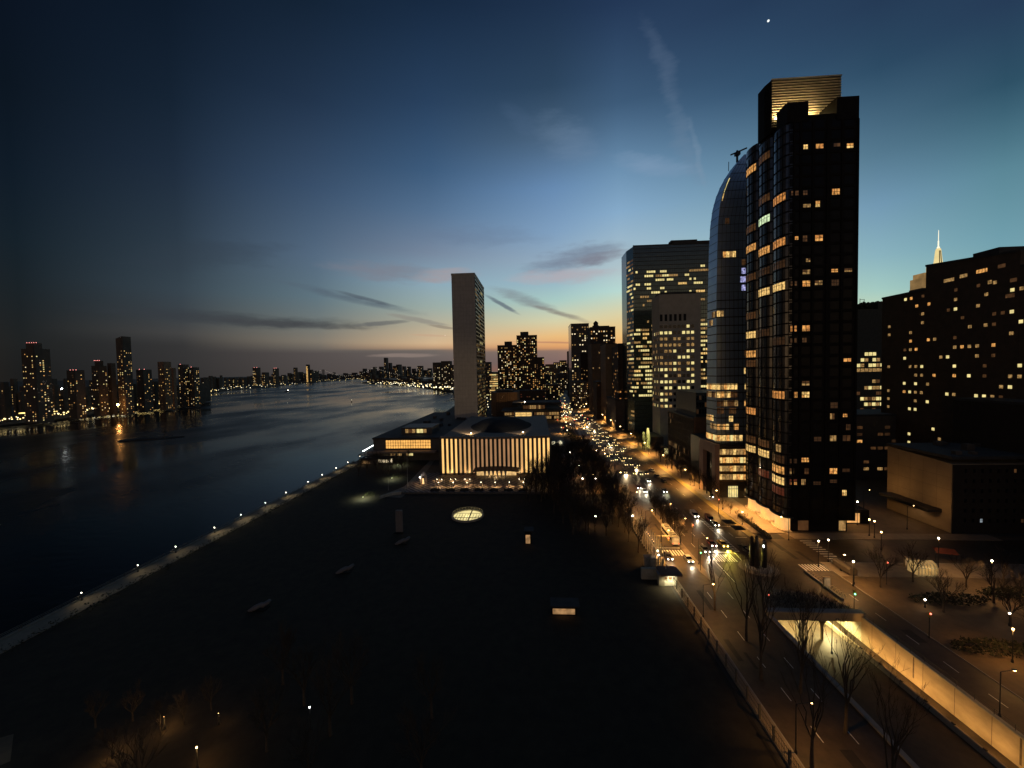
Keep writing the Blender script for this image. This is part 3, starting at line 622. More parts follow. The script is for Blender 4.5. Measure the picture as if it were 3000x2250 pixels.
for k in range(30):
    a, c = 2 * math.pi * k / 30, 2 * math.pi * (k + 1) / 30; P = lambda t, z: (oc.x + 6.55 * math.cos(t), oc.y + 6.55 * math.sin(t), z)
    rl.tube(P(a, .55), P(a, 1.6), .05, n=4); rl.tube(P(a, 1.6), P(c, 1.6), .05, n=4); rl.tube(P(a, 1.1), P(c, 1.1), .035, n=4)
rl.build('railing', mat('pale_rail', (.5, .46, .36), .6), o)
lamp(o, oc + Vector((0, 0, .9)), 250, (1, .82, .42), 1.5, 'POINT')

# library block and curved brown block beyond the slab
lb = thing('library_building', 'low flat-roofed library with pale glazed front beyond the dome', 'building', (0, 480, 0))
MB().box(-42, 30, 480, 520, 0, 10.8).build('wall', mat('library_stone', (.16, .14, .11), .8), lb)
MB().box(-44, 32, 477, 522, 10.8, 12.2).build('roof', mat('library_roof', (.14, .12, .09), .85), lb)
MB().box(-18, 12, 486, 515, 12.2, 19).build('penthouse', mat('library_upper', (.10, .09, .07), .8), lb); MB().box(-30, 31, 482, 520, 19, 21.5).build('upper_roof', ROOFM, lb)
face_windows(lb, 'N', (-40, 479.97, 0), 68, .6, 2, 22, 4.8, 2.5, 3.2, rnd_pick(11, .8, 'hhdhhl', 2), cap=44)
face_windows(lb, 'N', (-17, 485.97, 0), 28, 12.8, 1, 10, 5.4, 2.3, 4.4, rnd_pick(12, .9, 'hhdh', 1), cap=10)
inst('window', win_mesh('N', 20, 4.2, 'y', (3, 1)), (-16, 476.9, 8.4), lb)
MB().box(-27.5, -4.5, 476.0, 476.9, 4.6, 11.4).build('window_surround', mat('pale_surround', (.5, .46, .40), .8), lb)
lb2 = MB().quad((-26, 475.9, 5.2), (-6, 475.9, 5.2), (-6, 475.9, 9.9), (-26, 475.9, 9.9)).build('window', WL['y'], lb); MB().box(-19.5, -19.1, 475.6, 475.85, 5.2, 9.9).box(-12.9, -12.5, 475.6, 475.85, 5.2, 9.9).box(-26, -6, 475.6, 475.84, 7.4, 7.65).build('mullion', STEEL, lb2)
cb = thing('apartment_block', 'windowless brown curved-corner block between the slab and the dotted apartment towers', 'building', (-43, 545, 0))
MB().prism([(-61, 526), (-55, 521), (-33, 521), (-26, 526), (-24.5, 534), (-24.5, 575), (-63, 575), (-63, 534)], 0, 32.6).build('wall', mat('brown_brick', (.16, .095, .05), .85, .2, .3), cb)
rb_ = MB()
for k in range(12): rb_.box(-60 + k * 3, -59.6 + k * 3, 520.6, 521, 0, 32.4) if -55 < -60 + k * 3 < -34 else None
rb_.build('rib', mat('brown_rib', (.09, .05, .03), .85), cb); MB().box(-55, -32, 530, 560, 32.6, 35.5).build('penthouse', ROOFM, cb)
p = aty(1537, 1177, 484); tl = thing('roof_floodlight', 'bright lamp on the library roof beside the brown block', 'floodlight', (p.x, p.y, 21.5))
MB().tube((p.x, p.y, 21.5), (p.x, p.y, p.z), .08).build('bracket', STEEL, tl); MB().ball(p, .5, 10, 6).build('lens', LAMPW, tl)
lamp(tl, p + Vector((-1, 0, .4)), 12000, (1, .6, .25), .5, 'SPOT', 110, to=(-43, 524, 16))
# ================================================================== THE INLAND SIDE OF THE AVENUE
# --- dark glass tower with curved bays
DT = mat('tower_bronze', (.011, .0095, .008), .7, .3, .5, 0, .12); TG = glass('tower_glass', (.007, .007, .008), .35, .14, .015)
BAYG = mat('bay_glass', (.16, .155, .15), .16, .3, .25, .7, .6)
tw = thing('residential_tower', 'tallest dark glass tower with curved bays and a floodlit louvred crown', 'tower', (104, 160, 0))
tx0, tx1, ty0, ty1 = 91.5, 115.4, 146.5, 174.5
body = MB().box(tx0 + 2.2, tx1, ty0, ty1, 4.6, 148.5)
body.box(tx0 + 2.2, tx1 - 1.5, ty0 + 1.2, ty1, 0, 4.6)
FH = 4.02; NB = 36
cols_x = [94.1 + 2.2, 100.4 - .3, 104.2 - .4, 109.4, 113.4]
cols_x = []
for cx_ in (2326, 2361, 2397, 2445, 2483): cols_x.append(aty(cx_, 900, ty0).x)
for k in range(NB): body.box(tx0 + 2.2, tx1 + .12, ty0 - .14, ty0, 4.6 + k * FH, 4.6 + k * FH + .55)
edges = [tx0 + 2.2] + [(a + c) / 2 for a, c in zip(cols_x, cols_x[1:])] + [tx1]
for e in edges: body.box(e - .34, e + .34, ty0 - .22, ty0 - .001, 4.6, 148.6)
body.build('wall', DT, tw)
bays = [(ty0 + 4.6, 4.6), (ty0 + 14.0, 4.7), (ty0 + 23.3, 4.6)]
def bay_pts(yc, hw, off=0.0, n=10): return [(tx0 + 2.2 - (3.1 + off) * math.sin(math.pi * j / n) ** .6, yc - (hw + off) * math.cos(math.pi * j / n)) for j in range(n + 1)]
for bi, (yc, hw) in enumerate(bays):
    bm_ = MB(); P = bay_pts(yc, hw)[::-1]; bm_.prism(P, 6.0, 152.5 if bi != 0 else 148.5); b_ = bm_.build('bay', BAYG, tw)
    q = MB(); Po = bay_pts(yc, hw, .1)
    for k in range(1, NB + (1 if bi else 0)):
        z = 4.6 + k * FH
        for a, c in zip(Po, Po[1:]): q.quad((*a, z), (*a, z + .5), (*c, z + .5), (*c, z))
    for j in (1, 3, 5, 7, 9):
        a = Po[j]; q.box(a[0] - .09, a[0] + .06, a[1] - .09, a[1] + .09, 6.0, 148)
    q.build('spandrel', DT, b_)
dk = MB()
for k in range(NB):
    for x in cols_x:
        dk.quad((x - 1.5, ty0 - .03, 4.6 + k * FH + .9), (x + 1.5, ty0 - .03, 4.6 + k * FH + .9), (x + 1.5, ty0 - .03, 4.6 + k * FH + 3.7), (x - 1.5, ty0 - .03, 4.6 + k * FH + 3.7))
dk.build('window', TG, tw, kind='stuff')
c6 = lambda x, y: (2150 + x * .434, 180 + y * .434); c7 = lambda x, y: (2150 + x * .434, 900 + y * .434)
NWIN = [(c6, 487, 560, 'y'), (c6, 570, 558, 'a'), (c6, 705, 555, 'd'), (c6, 767, 540, 'y'), (c6, 680, 843, 'a'), (c6, 405, 915, 'd'), (c6, 483, 918, 'd'), (c6, 487, 990, 'h'), (c6, 568, 995, 'y'),
        (c6, 405, 1225, 'a'), (c6, 485, 1228, 'd'), (c6, 567, 1226, 'a'), (c6, 487, 1367, 'h'), (c6, 487, 1440, 'h'), (c6, 680, 1437, 'a'), (c6, 767, 1428, 'h'), (c6, 405, 1507, 'd'), (c6, 487, 1510, 'a'), (c6, 567, 1508, 'h'), (c6, 680, 1505, 'e'),
        (c7, 400, 130, 'o'), (c7, 484, 130, 'a'), (c7, 404, 198, 'd'), (c7, 483, 200, 'd'), (c7, 768, 398, 'a'), (c7, 475, 547, 'h'), (c7, 402, 613, 'a'), (c7, 482, 617, 'y'), (c7, 678, 685, 'e'), (c7, 678, 740, 'h'), (c7, 760, 740, 'a'), (c7, 760, 800, 'd'),
        (c7, 677, 860, 'h'), (c7, 763, 858, 'd'), (c7, 473, 1037, 'a'), (c7, 400, 1097, 'h'), (c7, 475, 1095, 'd'), (c7, 677, 1095, 'a'), (c7, 752, 1095, 'e'), (c7, 403, 1157, 'a'), (c7, 400, 1215, 'r'), (c7, 473, 1215, 'h'), (c7, 752, 1265, 'y'), (c7, 400, 1035, 'e'), (c7, 565, 860, 'e'), (c7, 560, 1150, 'e'), (c7, 670, 1155, 'e')]
for f_, x, y, k in NWIN:
    px, py = f_(x, y); p = aty(px, py, ty0); x_ = min(cols_x, key=lambda a: abs(a - p.x)); r = max(0, min(NB - 1, round((p.z - 4.6 - 2.3) / FH)))
    gw = random.Random(int(x * 3 + y)); ww_ = gw.choice((2.7, 2.7, 2.3, 1.6)) if k not in 'e' else 2.6; wh_ = gw.choice((2.2, 2.2, 1.7, 1.3))
    inst('window', win_mesh('N', ww_, wh_, k, gw.choice(((2, 2), (2, 2), (3, 2), (2, 1)))), (x_ + (2.7 - ww_) * gw.choice((-.5, .5)), ty0 - .06, 4.6 + r * FH + 2.3 - (2.2 - wh_) * gw.choice((.5, -.3))), tw)
BWIN = [(c6, 2, 125, 730, 'a'), (c6, 1, 222, 668, 'd'), (c6, 1, 210, 930, 'd'), (c6, 0, 298, 945, 'o'), (c6, 1, 203, 1070, 'g'), (c6, 2, 118, 1120, 'd'), (c6, 2, 130, 1262, 'a'), (c6, 1, 220, 1290, 'a'), (c6, 0, 312, 1240, 'o'), (c6, 2, 118, 1455, 'd'), (c6, 1, 205, 1550, 'y'), (c6, 0, 300, 1525, 'y'), (c6, 1, 215, 1420, 'e'), (c6, 0, 310, 1380, 'e'),
        (c7, 2, 125, 165, 'y'), (c7, 2, 125, 290, 'a'), (c7, 2, 128, 350, 'd'), (c7, 2, 130, 715, 'o'), (c7, 2, 125, 870, 'd'), (c7, 2, 125, 920, 'y'), (c7, 1, 187, 900, 'd'), (c7, 1, 187, 945, 'y'), (c7, 0, 290, 975, 'h'), (c7, 0, 305, 620, 'o'), (c7, 0, 322, 1095, 'a'), (c7, 0, 300, 1145, 'y'), (c7, 0, 300, 1205, 'r'), (c7, 1, 190, 1120, 'r'), (c7, 2, 110, 60, 'd'), (c7, 1, 195, 150, 'e'), (c7, 0, 300, 210, 'e'), (c7, 0, 300, 1040, 'e')]
for f_, bi, x, y, k in BWIN:
    px, py = f_(x, y); yc, hw = bays[bi]; p = atx(px, py, tx0); r = max(0, min(NB - 1, round((p.z - 4.6 - 2.3) / FH))); z = 4.6 + r * FH
    Po = bay_pts(yc, hw, .06); q = MB(); j0, j1 = (2, 8) if k in 'ya' else (2, 7) if k != 'h' else (3, 5)
    for j in range(j0, j1): a, c = Po[j], Po[j + 1]; q.quad((*c, z + .75), (*a, z + .75), (*a, z + 3.5), (*c, z + 3.5))
    Pm = bay_pts(yc, hw, .12)
    for j in range(j0, j1 + 1): q.box(Pm[j][0] - .05, Pm[j][0] + .05, Pm[j][1] - .06, Pm[j][1] + .06, z + .7, z + 3.55, 1)
    for j in range(j0, j1): a, c = Pm[j], Pm[j + 1]; q.quad((*c, z + 2.5), (*a, z + 2.5), (*a, z + 2.62), (*c, z + 2.62), 1)
    q.build('window', [WL[k], STEEL], tw)
# top: stepped parapets, the crown set back behind them
tp_ = MB(); tp_.box(91.2, 98.4, ty0 - .2, ty0 + 6, 148.5, 155.6); tp_.box(98.4, 108.0, ty0 + .2, ty0 + 7, 148.5, 151.0); tp_.box(108.0, tx1 + .15, ty0 - .2, ty1, 148.5, 156.4); tp_.box(92, 108, ty0 + 7, ty1, 148.5, 150.2)
tp_.build('parapet', DT, tw)
CR = mat('crown_louvre', (.5, .42, .30), .5, .15, .3, .3)
cw = MB(); cw.prism([(89.9, 162.2), (90.0, 158), (90.7, 155.2), (115.9, 155.2), (115.9, 162.2)], 150.2, 169.6); crn = cw.build('crown', DT, tw)
lv = MB()
for k in range(18): z = 152.0 + k * .97; lv.loft([[(x, 155.1, z), (x, 154.6, z + .10), (x, 154.6, z + .30), (x, 155.1, z + .62)] for x in (90.9, 115.8)])
lv.build('louvre', CR, crn); MB().box(90.7, 115.95, 154.6, 155.3, 169.5, 169.9).build('cap', mat('crown_cap', (.30, .28, .24), .5), crn)
MB().box(91.5, 110.4, 153.9, 154.3, 154.6, 155.0).build('light_strip', glow('crown_strip', (1, .80, .36), 10), crn)
for x in (92.3, 95.5, 98.7, 101.9, 105.1, 108.3): lamp(tw, (x, 153.2, 155.2), 2300, (1, .70, .30), .2, 'SPOT', 150, to=(x, 155.0, 158.5))
rm_ = MB(); rm_.box(105.2, 108.6, 158, 161, 169.6, 170.6); rm_.tube((104.4, 159, 170.9), (110, 159, 170.6), .22); rm_.tube((106.5, 159, 169.6), (106.8, 159, 172), .3); rm_.box(105.5, 108.8, 158.4, 160, 170.6, 171.3)
rm_.build('maintenance_rig', STEEL, tw)
# street level: lit lobby bays under the canopies, steps, planters
LOB = glow('lobby_glow', (1, .52, .17), .8, .15, .4)
for yc, hw in bays:
    q = MB(); Pl = bay_pts(yc, hw - .5, -.6)
    for a, c in zip(Pl, Pl[1:]): q.quad((*c, .3), (*a, .3), (*a, 5.6), (*c, 5.6))
    q.build('lobby_glazing', LOB, tw); cp_ = MB(); cp_.prism(bay_pts(yc, hw, .9)[::-1], 5.55, 6.0); cp_.build('canopy', mat('canopy_green', (.02, .035, .03), .5), tw)
    sp_ = MB(); sp_.prism(bay_pts(yc, hw, .35)[::-1], .05, .5); sp_.build('step', mat('warm_step', (.45, .36, .26), .7), tw)
    lamp(tw, (tx0 - 4.2, yc, 5.3), 5200, (1, .48, .13), .4, 'SPOT', 160)
MB().quad((96.5, ty0 + 1.1, .4), (100.2, ty0 + 1.1, .4), (100.2, ty0 + 1.1, 4.4), (96.5, ty0 + 1.1, 4.4)).build('lobby_glazing', WL['d'], tw)
MB().quad((111.0, ty0 + 1.1, .4), (113.4, ty0 + 1.1, .4), (113.4, ty0 + 1.1, 4.4), (111.0, ty0 + 1.1, 4.4)).build('lobby_glazing', WL['h'], tw)

# --- curved glass tower
cgt = thing('glass_tower', 'slender blue glass tower tapering to a curved top beside the dark bay-fronted tower', 'tower', (95, 200, 0))
def sec(z):
    t = max(0, (z - 25) / 136); x = 85 + 1.6 * t + 3 * max(0, t - .55) ** 1.5 * 2.4 + (11 if t > .965 else 0) * 0
    s = max(0, (z - 128) / 33); x += 10.5 * s ** 2.6
    e = x - 1.6 + .9 * s; yn = 186.6 + 3.5 * t
    return [(e + .8, 196, z), (x, yn, z), (113, yn - .3, z), (116, 196, z), (116, 217, z), (e + 14.5, 217, z)]
CG = BLUEG
MB().loft([sec(z)[::-1] for z in (25.4, 60, 97, 118, 130, 138, 144, 149, 153, 156, 158.5, 160.2, 161.0)]).build('curtain_wall', CG, cgt)
fl = MB(); bl = MB()
for k in range(34):
    z = 25.6 + k * 3.96; s0 = sec(z)
    for a, c in ((s0[0], s0[1]), (s0[1], s0[2]), (s0[5], s0[0])):
        d = Vector((c[0] - a[0], c[1] - a[1], 0)).normalized(); nn = Vector((d.y, -d.x, 0)) * .12
        fl.quad(Vector(a) + nn, Vector(c) + nn, Vector(c) + nn + Vector((0, 0, .4 if z < 95 else .16)), Vector(a) + nn + Vector((0, 0, .4 if z < 95 else .16)))
for j in range(15):
    for z0_, z1_ in zip((25.4, 60, 97, 130, 149), (60, 97, 130, 149, 158)):
        P0, P1 = [Vector(q) for q in sec(z0_)], [Vector(q) for q in sec(z1_)]; f_ = j / 14
        a, c = P0[1].lerp(P0[2], f_), P1[1].lerp(P1[2], f_); bl.tube(a + Vector((0, -.1, 0)), c + Vector((0, -.1, 0)), .09 if z0_ < 90 else .05, n=4)
fl.build('floor_band', mat('tower_spandrel', (.03, .035, .042), .4, metal=.6), cgt); bl.build('mullion', mat('tower_mullion', (.03, .035, .04), .4, metal=.5), cgt)
def strip(z, f0, f1, k, face='N', h=2.7):
    s0, s1 = sec(z), sec(z + h); i, j = (1, 2) if face == 'N' else (0, 1)
    A, B, C, D = Vector(s0[i]), Vector(s0[j]), Vector(s1[j]), Vector(s1[i]); d = (B - A).normalized(); nn = Vector((d.y, -d.x, 0)) * .07
    n_ = max(1, round((B - A).length * (f1 - f0) / 1.5)); q = MB(); g_ = random.Random(z * 10 + f0 * 100)
    alt = {'y': 'yyalh', 'h': 'hhdya', 'a': 'aayhd', 'd': 'dehd', 'l': 'lly', 'o': 'oad', 'e': 'eed', 'v': 'vve'}[k]; ks = sorted(set(alt))
    for i_ in range(n_):
        a_, c_ = f0 + (f1 - f0) * i_ / n_, f0 + (f1 - f0) * (i_ + .92) / n_
        q.quad(A.lerp(B, a_) + nn, A.lerp(B, c_) + nn, D.lerp(C, c_) + nn, D.lerp(C, a_) + nn, m=ks.index(g_.choice(alt)))
    q.build('window', [WL[a_] for a_ in ks], cgt)
zr = lambda cy_: aty(2120, 900 + cy_ * .3617, 187).z - 1.3
for cy_, items in ((1060, [('E', 0, 1, 'y'), ('N', 0, .42, 'y'), ('N', .52, .78, 'y')]), (970, [('E', .4, 1, 'd'), ('N', 0, .2, 'a'), ('N', .28, .36, 'a'), ('N', .55, .62, 'a')]), (905, [('E', 0, .7, 'h'), ('N', .2, .27, 'h'), ('N', .7, .82, 'l')]), (840, [('N', 0, .12, 'd'), ('N', .2, .32, 'o'), ('N', .58, .66, 'y'), ('N', .7, .8, 'h')]), (780, [('N', .0, .35, 'd'), ('N', .45, .82, 'h')]),
                   (710, [('E', 0, 1, 'd'), ('N', 0, .12, 'y'), ('N', .12, .34, 'h'), ('N', .63, .82, 'a')]), (645, [('E', 0, 1, 'y'), ('N', 0, .34, 'y'), ('N', .46, .6, 'a')]), (580, [('N', .62, .82, 'h')]), (520, [('N', .45, .55, 'l'), ('N', .62, .7, 'l')]), (380, [('N', .45, .8, 'e')]),
                   (115, [('E', .2, .6, 'd')]), (50, [('E', .5, 1, 'd'), ('N', .0, .12, 'a')])):
    for fc, a, c, k in items: strip(zr(cy_), a, c, k, fc)
for z, a, c, k in ((113.3, .1, .32, 'a'), (129.0, .12, .2, 'e'), (117.5, .55, .8, 'e'), (105.3, .42, .6, 'v'), (101.3, .4, .58, 'v'), (97.4, .42, .55, 'v'), (109.3, .42, .58, 'e'), (121.3, .72, .8, 'e')): strip(z, a, c, k)
for z in (140, 143.8, 147): strip(z, .02, .035, 'l', h=3.3)
MB().tube((98.5, 195, 160), (98.5, 195, 165.5), .5).tube((95.5, 195, 163.6), (103, 195, 166.5), .35).box(97.6, 99.6, 194, 196, 163.2, 164.6).tube((94.5, 195, 156), (94.6, 195, 160.4), .15).build('crane', STEEL, cgt)
pk = thing('podium_building', 'five lit glass storeys with a tall pink stone portal below the curved glass tower', 'building', (92, 188, 0))
MB().box(85.2, 116, 185.6, 218, 0, 25.2).build('wall', mat('podium_dark', (.05, .04, .03), .5), pk)
PK = mat('pink_stone', (.42, .27, .19), .7, .12, .3)
MB().box(83.0, 85.2, 184.2, 187.2, 0, 25.6).box(83.0, 85.2, 197, 201.5, 0, 25.6).box(83.0, 85.2, 187.2, 197, 21, 25.6).build('portal', PK, pk)
MB().box(84.8, 85.1, 187.2, 197, 0, 21).build('portal_glazing', TG, pk)
PKN = [('hyhhyhhahhd', 22.0), ('yayyaalyyha', 18.1), ('yhhayhhahhh', 14.1), ('yhhhyayayyy', 10.1)]
for st, z in PKN:
    for j, k in enumerate(st):
        if k != '.': inst('window', win_mesh('N', 1.45, 2.6, k, None), (86.2 + j * 1.6, 185.55, z - .2), pk)
sb_ = MB()
for z in (8.2, 12.2, 16.2, 20.2, 24.3): sb_.box(85.0, 104, 185.1, 185.6, z - .25, z + .1)
sb_.build('floor_band', mat('bronze_band', (.20, .13, .06), .4, metal=.4), pk)
MB().quad((89.6, 185.5, .3), (94.0, 185.5, .3), (94.0, 185.5, 5.6), (89.6, 185.5, 5.6)).build('door_glazing', WL['l'], pk)
ar = MB()
for k in range(7): ar.box(89.5 + k * .75, 89.6 + k * .75, 185.3, 185.48, .3, 5.8)
ar.box(89.4, 94.2, 185.28, 185.46, 4.2, 4.4); ar.build('door_frame', STEEL, pk)
for x in (97.2, 99, 100.8): MB().quad((x, 185.5, .4), (x + 1.4, 185.5, .4), (x + 1.4, 185.5, 4.4), (x, 185.5, 4.4)).build('window', WL['h'], pk)
lamp(pk, (92, 183.6, 5.2), 500, (1, .66, .25), .3, 'SPOT', 160); lamp(pk, (82.0, 192, 3.5), 500, (1, .68, .26), .3, 'SPOT', 160); lamp(pk, (99.5, 183.5, 4.5), 350, (1, .66, .25), .3, 'SPOT', 160)

# --- dark ribbed block, cream punched-window block, green glass tower
rbk = thing('office_block', 'low dark block with vertical ribs and brick end wall beside the pink portal', 'building', (95, 240, 0))
MB().box(90, 120, 226, 268, 0, 32.6).build('wall', mat('ribbed_dark', (.035, .035, .032), .6), rbk); MB().box(90.2, 97, 224.6, 226, 0, 33.4).build('end_wall', mat('end_brick', (.22, .13, .07), .85, .2, .5), rbk)
MB().box(93, 120, 230, 262, 32.6, 47).build('penthouse', mat('penthouse_dark', (.045, .05, .048), .5), rbk)
q = MB()
for k in range(22): q.box(89.6, 90, 226.3 + k * 1.97, 226.6 + k * 1.97, 2, 32)
q.build('rib', mat('rib_bronze', (.10, .085, .06), .6), rbk)
face_windows(rbk, 'E', (89.97, 268, 0), 42, 1.5, 8, 21, 3.8, 1.4, 2.6, grid_pick(['.dd.d................', '..h.................', '....................', '....................', '....................', 'dhddedhh.d...dh..e..', 'ee..d..h..h.........', '.....hh.............']), cap=50)
face_windows(rbk, 'N', (93, 229.97, 0), 8, 34, 3, 5, 4, 1.2, 2.6, rnd_pick(3, .35, 'ed'), cap=15)
cm = thing('cream_tower', 'pale concrete tower with rows of square punched windows and blank top', 'office tower', (110, 320, 0))
CRM = mat('cream_concrete', (.45, .41, .32), .85, .12, .25)
X0 = 97.0; Y0 = 308.5
MB().box(X0, X0 + 31.5, Y0, Y0 + 19, 0, 119).build('wall', CRM, cm); MB().box(X0 + 2, X0 + 29, Y0 + 2, Y0 + 17, 119, 121).build('roof', ROOFM, cm)
zt = lambda cy_: aty(1990, 900 + cy_ * .3617, Y0).z
z0r, z1r = zt(800), zt(155); fh = (z1r - z0r) / 13
ROWS = ['......l.', 'lll..lll', 'hh.hh.hh', 'hhhhh.hh', '.hhl..ll', 'h...lll.', 'hhhlh.hl', 'llhlh.lh', '.l..h..l', 'lllh..ll', '.ll.lll.', 'lhh.....', 'll......', 'hlh.....']
xa, xb = aty(1600 + 935 * .3617, 1100, Y0).x, aty(1600 + 1187 * .3617, 1100, Y0).x; pw = (xb - xa) / 7
face_windows(cm, 'N', (xa - pw / 2, Y0 - .02, 0), pw * 8, z0r - fh / 2, 14, 8, fh, 2.35, 2.35, grid_pick(ROWS), mun=(1, 1), cap=90)
face_windows(cm, 'E', (X0 - .02, Y0 + 17.5, 0), 16, z0r - fh / 2, 13, 7, fh, 1.1, 2.3, rnd_pick(4, .55, 'hddhl'), cap=10 + 45)
q = MB()
for k in range(6): q.box(xa - 1 + k * 3.6, xa + 1.0 + k * 3.6, Y0 - .03, Y0 - .01, zt(110), zt(55))
q.build('vent_slot', mat('slot_dark', (.02, .018, .015), .9), cm)
GG = mat('green_glass', (.13, .18, .195), .18, .2, .2, .8, .6)
gg = thing('green_glass_tower', 'wide dark green glass tower with lit floor bands behind the pale concrete tower', 'office tower', (125, 385, 0))
gx0, gx1, gyy = 91.6, 164.0, 365.0
MB().prism([(gx0 - 3, gyy + 14), (gx0, gyy), (gx1, gyy), (gx1, gyy + 34), (gx0 - 3, gyy + 34)], 0, [174] * 5).build('curtain_wall', GG, gg)
MB().prism([(128, gyy - .3), (gx1 + .3, gyy - .3), (gx1 + .3, gyy + 30), (128, gyy + 30)], 174, 177).box(gx0, 128, gyy, gyy + 1, 174, 175.2).box(126.5, 150, gyy + 2, gyy + 9, 177, 179).build('roof', ROOFM, gg)
lv = MB()
for k in range(44): lv.box(gx0 - .1, gx1 + .1, gyy - .16, gyy - .02, 8 + k * 3.8, 8.5 + k * 3.8)
for k in range(37): lv.box(gx0 + k * 1.96, gx0 + k * 1.96 + .14, gyy - .12, gyy - .021, 8, 174)
lv.build('mullion', mat('green_mullion', (.03, .035, .03), .4), gg)
rp_ = lambda r: (.0 if r < 6 else .22 if r < 9 else .5 if r < 24 else .2 if r < 26 else .04 if r < 28 else .13 if r < 38 else .05 if r < 39 else 0)
face_windows(gg, 'N', (gx0, gyy - .03, 0), gx1 - gx0, 8, 43, 36, 3.8, 1.75, 1.9, rnd_pick(21, .3, 'lllhhy', 3, rp_), cap=90, dark=False)
e_dir = (Vector((3, -14, 0)).normalized(), Vector((-14, -3, 0)).normalized())
face_windows(gg, e_dir, (gx0 - 3, gyy + 14, 0), 14, 8, 41, 6, 3.8, 2.0, 1.7, rnd_pick(22, .3, 'hhdl', 2, lambda r: .15 if r < 10 else .5 if r < 24 else .45), cap=10, dark=False)
# lit yellow curved hoarding and entrance at the tower foot
p = atz(1900, 1330, 0); o = thing('entrance_pavilion', 'bright yellow-lit rounded glass entrance at the foot of the green glass tower', 'pavilion', (86, 300, 0))
for dy, hh in ((0, 15.5), (11.5, 10.5)):
    q = MB(); pts = [(-4.6, 0)] + [(-4.6 + .15, hh * .5)] + [(4.6 * math.cos(a) * -1, hh * .62 + hh * .38 * math.sin(a)) for a in [math.pi * j / 8 for j in range(9)]] + [(4.6, 0)]
    ys = 304 + dy; q.poly([(86.5, ys - u, v) for u, v in pts]); q.build('glazing', glow('pavilion_glow', (.90, .82, .20), .72, .12, .25), o)
MB().box(86.7, 96, 297, 320, 0, 9.5).build('wall', mat('pavilion_wall', (.10, .09, .06), .8), o)
q = MB()
for a in (300.5, 304, 307.5, 312, 315.5, 319): q.box(86.3, 86.45, a - .08, a + .08, 0, 10)
q.build('frame', STEEL, o); lamp(o, (84, 306, 5), 500, (1, .85, .3), .5, 'SPOT', 160)
o = thing('kiosk', 'small box with a white lit lattice window beside the yellow-lit entrance', 'kiosk', (91, 280, 0)); MB().box(89, 93, 276, 284, 0, 6).build('wall', mat('pavilion_wall', (.1, .09, .06)), o); MB().quad((91 - 1.3, 275.95, .8), (91 + 1.3, 275.95, .8), (91 + 1.3, 275.95, 5), (91 - 1.3, 275.95, 5)).build('window', WL['l'], o)

# --- the far blocks along the avenue
def block(name, label, cat, x0, x1, y0, y1, h, wallm, seed, p=.3, pal='ayhhd', cw=4.2, fh=3.6, ww=1.5, wh=1.7, faces='NE', top=(), cap=40, runs=0, group=None, z0=4, dark=False, pier=False, stuff_all=False, lbl_roof=True):
    b = thing(name, label, cat, ((x0 + x1) / 2, y0, 0), group)
    w = MB().box(x0, x1, y0, y1, -4, h)
    if pier:
        n_ = max(2, int((x1 - x0) / cw))
        for k in range(n_ + 1): x = x0 + (x1 - x0) * k / n_; w.box(x - .3, x + .3, y0 - .35, y0 - .002, -4, h - .5)
    w.build('wall', wallm, b)
    q = MB(); q.box(x0 - .25, x1 + .25, y0 - .25, y1 + .25, h, h + 1.0)
    for (a, c, e, f, hh) in top: q.box(x0 + (x1 - x0) * a, x0 + (x1 - x0) * c, y0 + (y1 - y0) * e, y0 + (y1 - y0) * f, h + 1.0, h + hh)
    q.build('roof', ROOFM, b)
    rows = int((h - z0 - 1.5) / fh)
    if 'N' in faces: face_windows(b, 'N', (x0, y0 - .03, 0), x1 - x0, z0, rows, max(1, int((x1 - x0) / cw)), fh, ww, wh, rnd_pick(seed, p, pal, runs), cap=cap, dark=dark, stuff_all=stuff_all)
    if 'E' in faces: face_windows(b, 'E', (x0 - .03, y1, 0), y1 - y0, z0, rows, max(1, int((y1 - y0) / cw)), fh, ww, wh, rnd_pick(seed + 1, p, pal, runs), cap=cap // 2, dark=dark, stuff_all=stuff_all)
    if 'W' in faces: face_windows(b, 'W', (x1 + .03, y0, 0), y1 - y0, z0, rows, max(1, int((y1 - y0) / cw)), fh, ww, wh, rnd_pick(seed + 2, p, pal, runs), cap=cap // 2, dark=dark, stuff_all=stuff_all)
    return b
BRK = mat('dark_brick', (.055, .038, .026), .85, .25, .4); BRN = mat('brown_masonry', (.15, .10, .06), .85, .2, .3); TAN = mat('tan_masonry', (.20, .145, .09), .85, .15, .3); GRY = mat('grey_masonry', (.09, .08, .07), .85, .2, .3)
block('apartment_slab', 'slim blank brown slab with dark notches beside the tan blade-like slab', 'building', 80, 102, 556, 590, 98, BRN, 31, .12, 'ahh', cap=20, faces='N', top=((.3, .6, .2, .6, 4),))
block('apartment_slab', 'tan blade-like slab nearest the avenue traffic lights', 'building', 80, 92.5, 446, 480, 90, TAN, 33, .03, 'ah', cap=8, faces='N')
block('annex_building', 'low grey annex with a plain end wall in front of the tan blade-like slab', 'building', 79.5, 93, 392, 440, 30, GRY, 34, .05, 'hd', cap=8)
block('brick_apartment_block', 'dark brick block with few lit windows against the green glass tower edge', 'building', 84, 98.5, 398, 430, 84, BRK, 35, .17, 'hhao', cw=3.4, cap=30, faces='NE', top=((.1, .5, .2, .6, 4), (.6, .8, .3, .6, 6)))
b = block('glass_apartment_tower', 'dark glass tower with a pale river face beside the turret-topped brown tower', 'tower', 73, 109, 790, 850, 154, GRY, 37, .26, 'lhhw', cw=4.6, fh=4.4, ww=2.4, wh=2.2, cap=50, faces='N', runs=1)
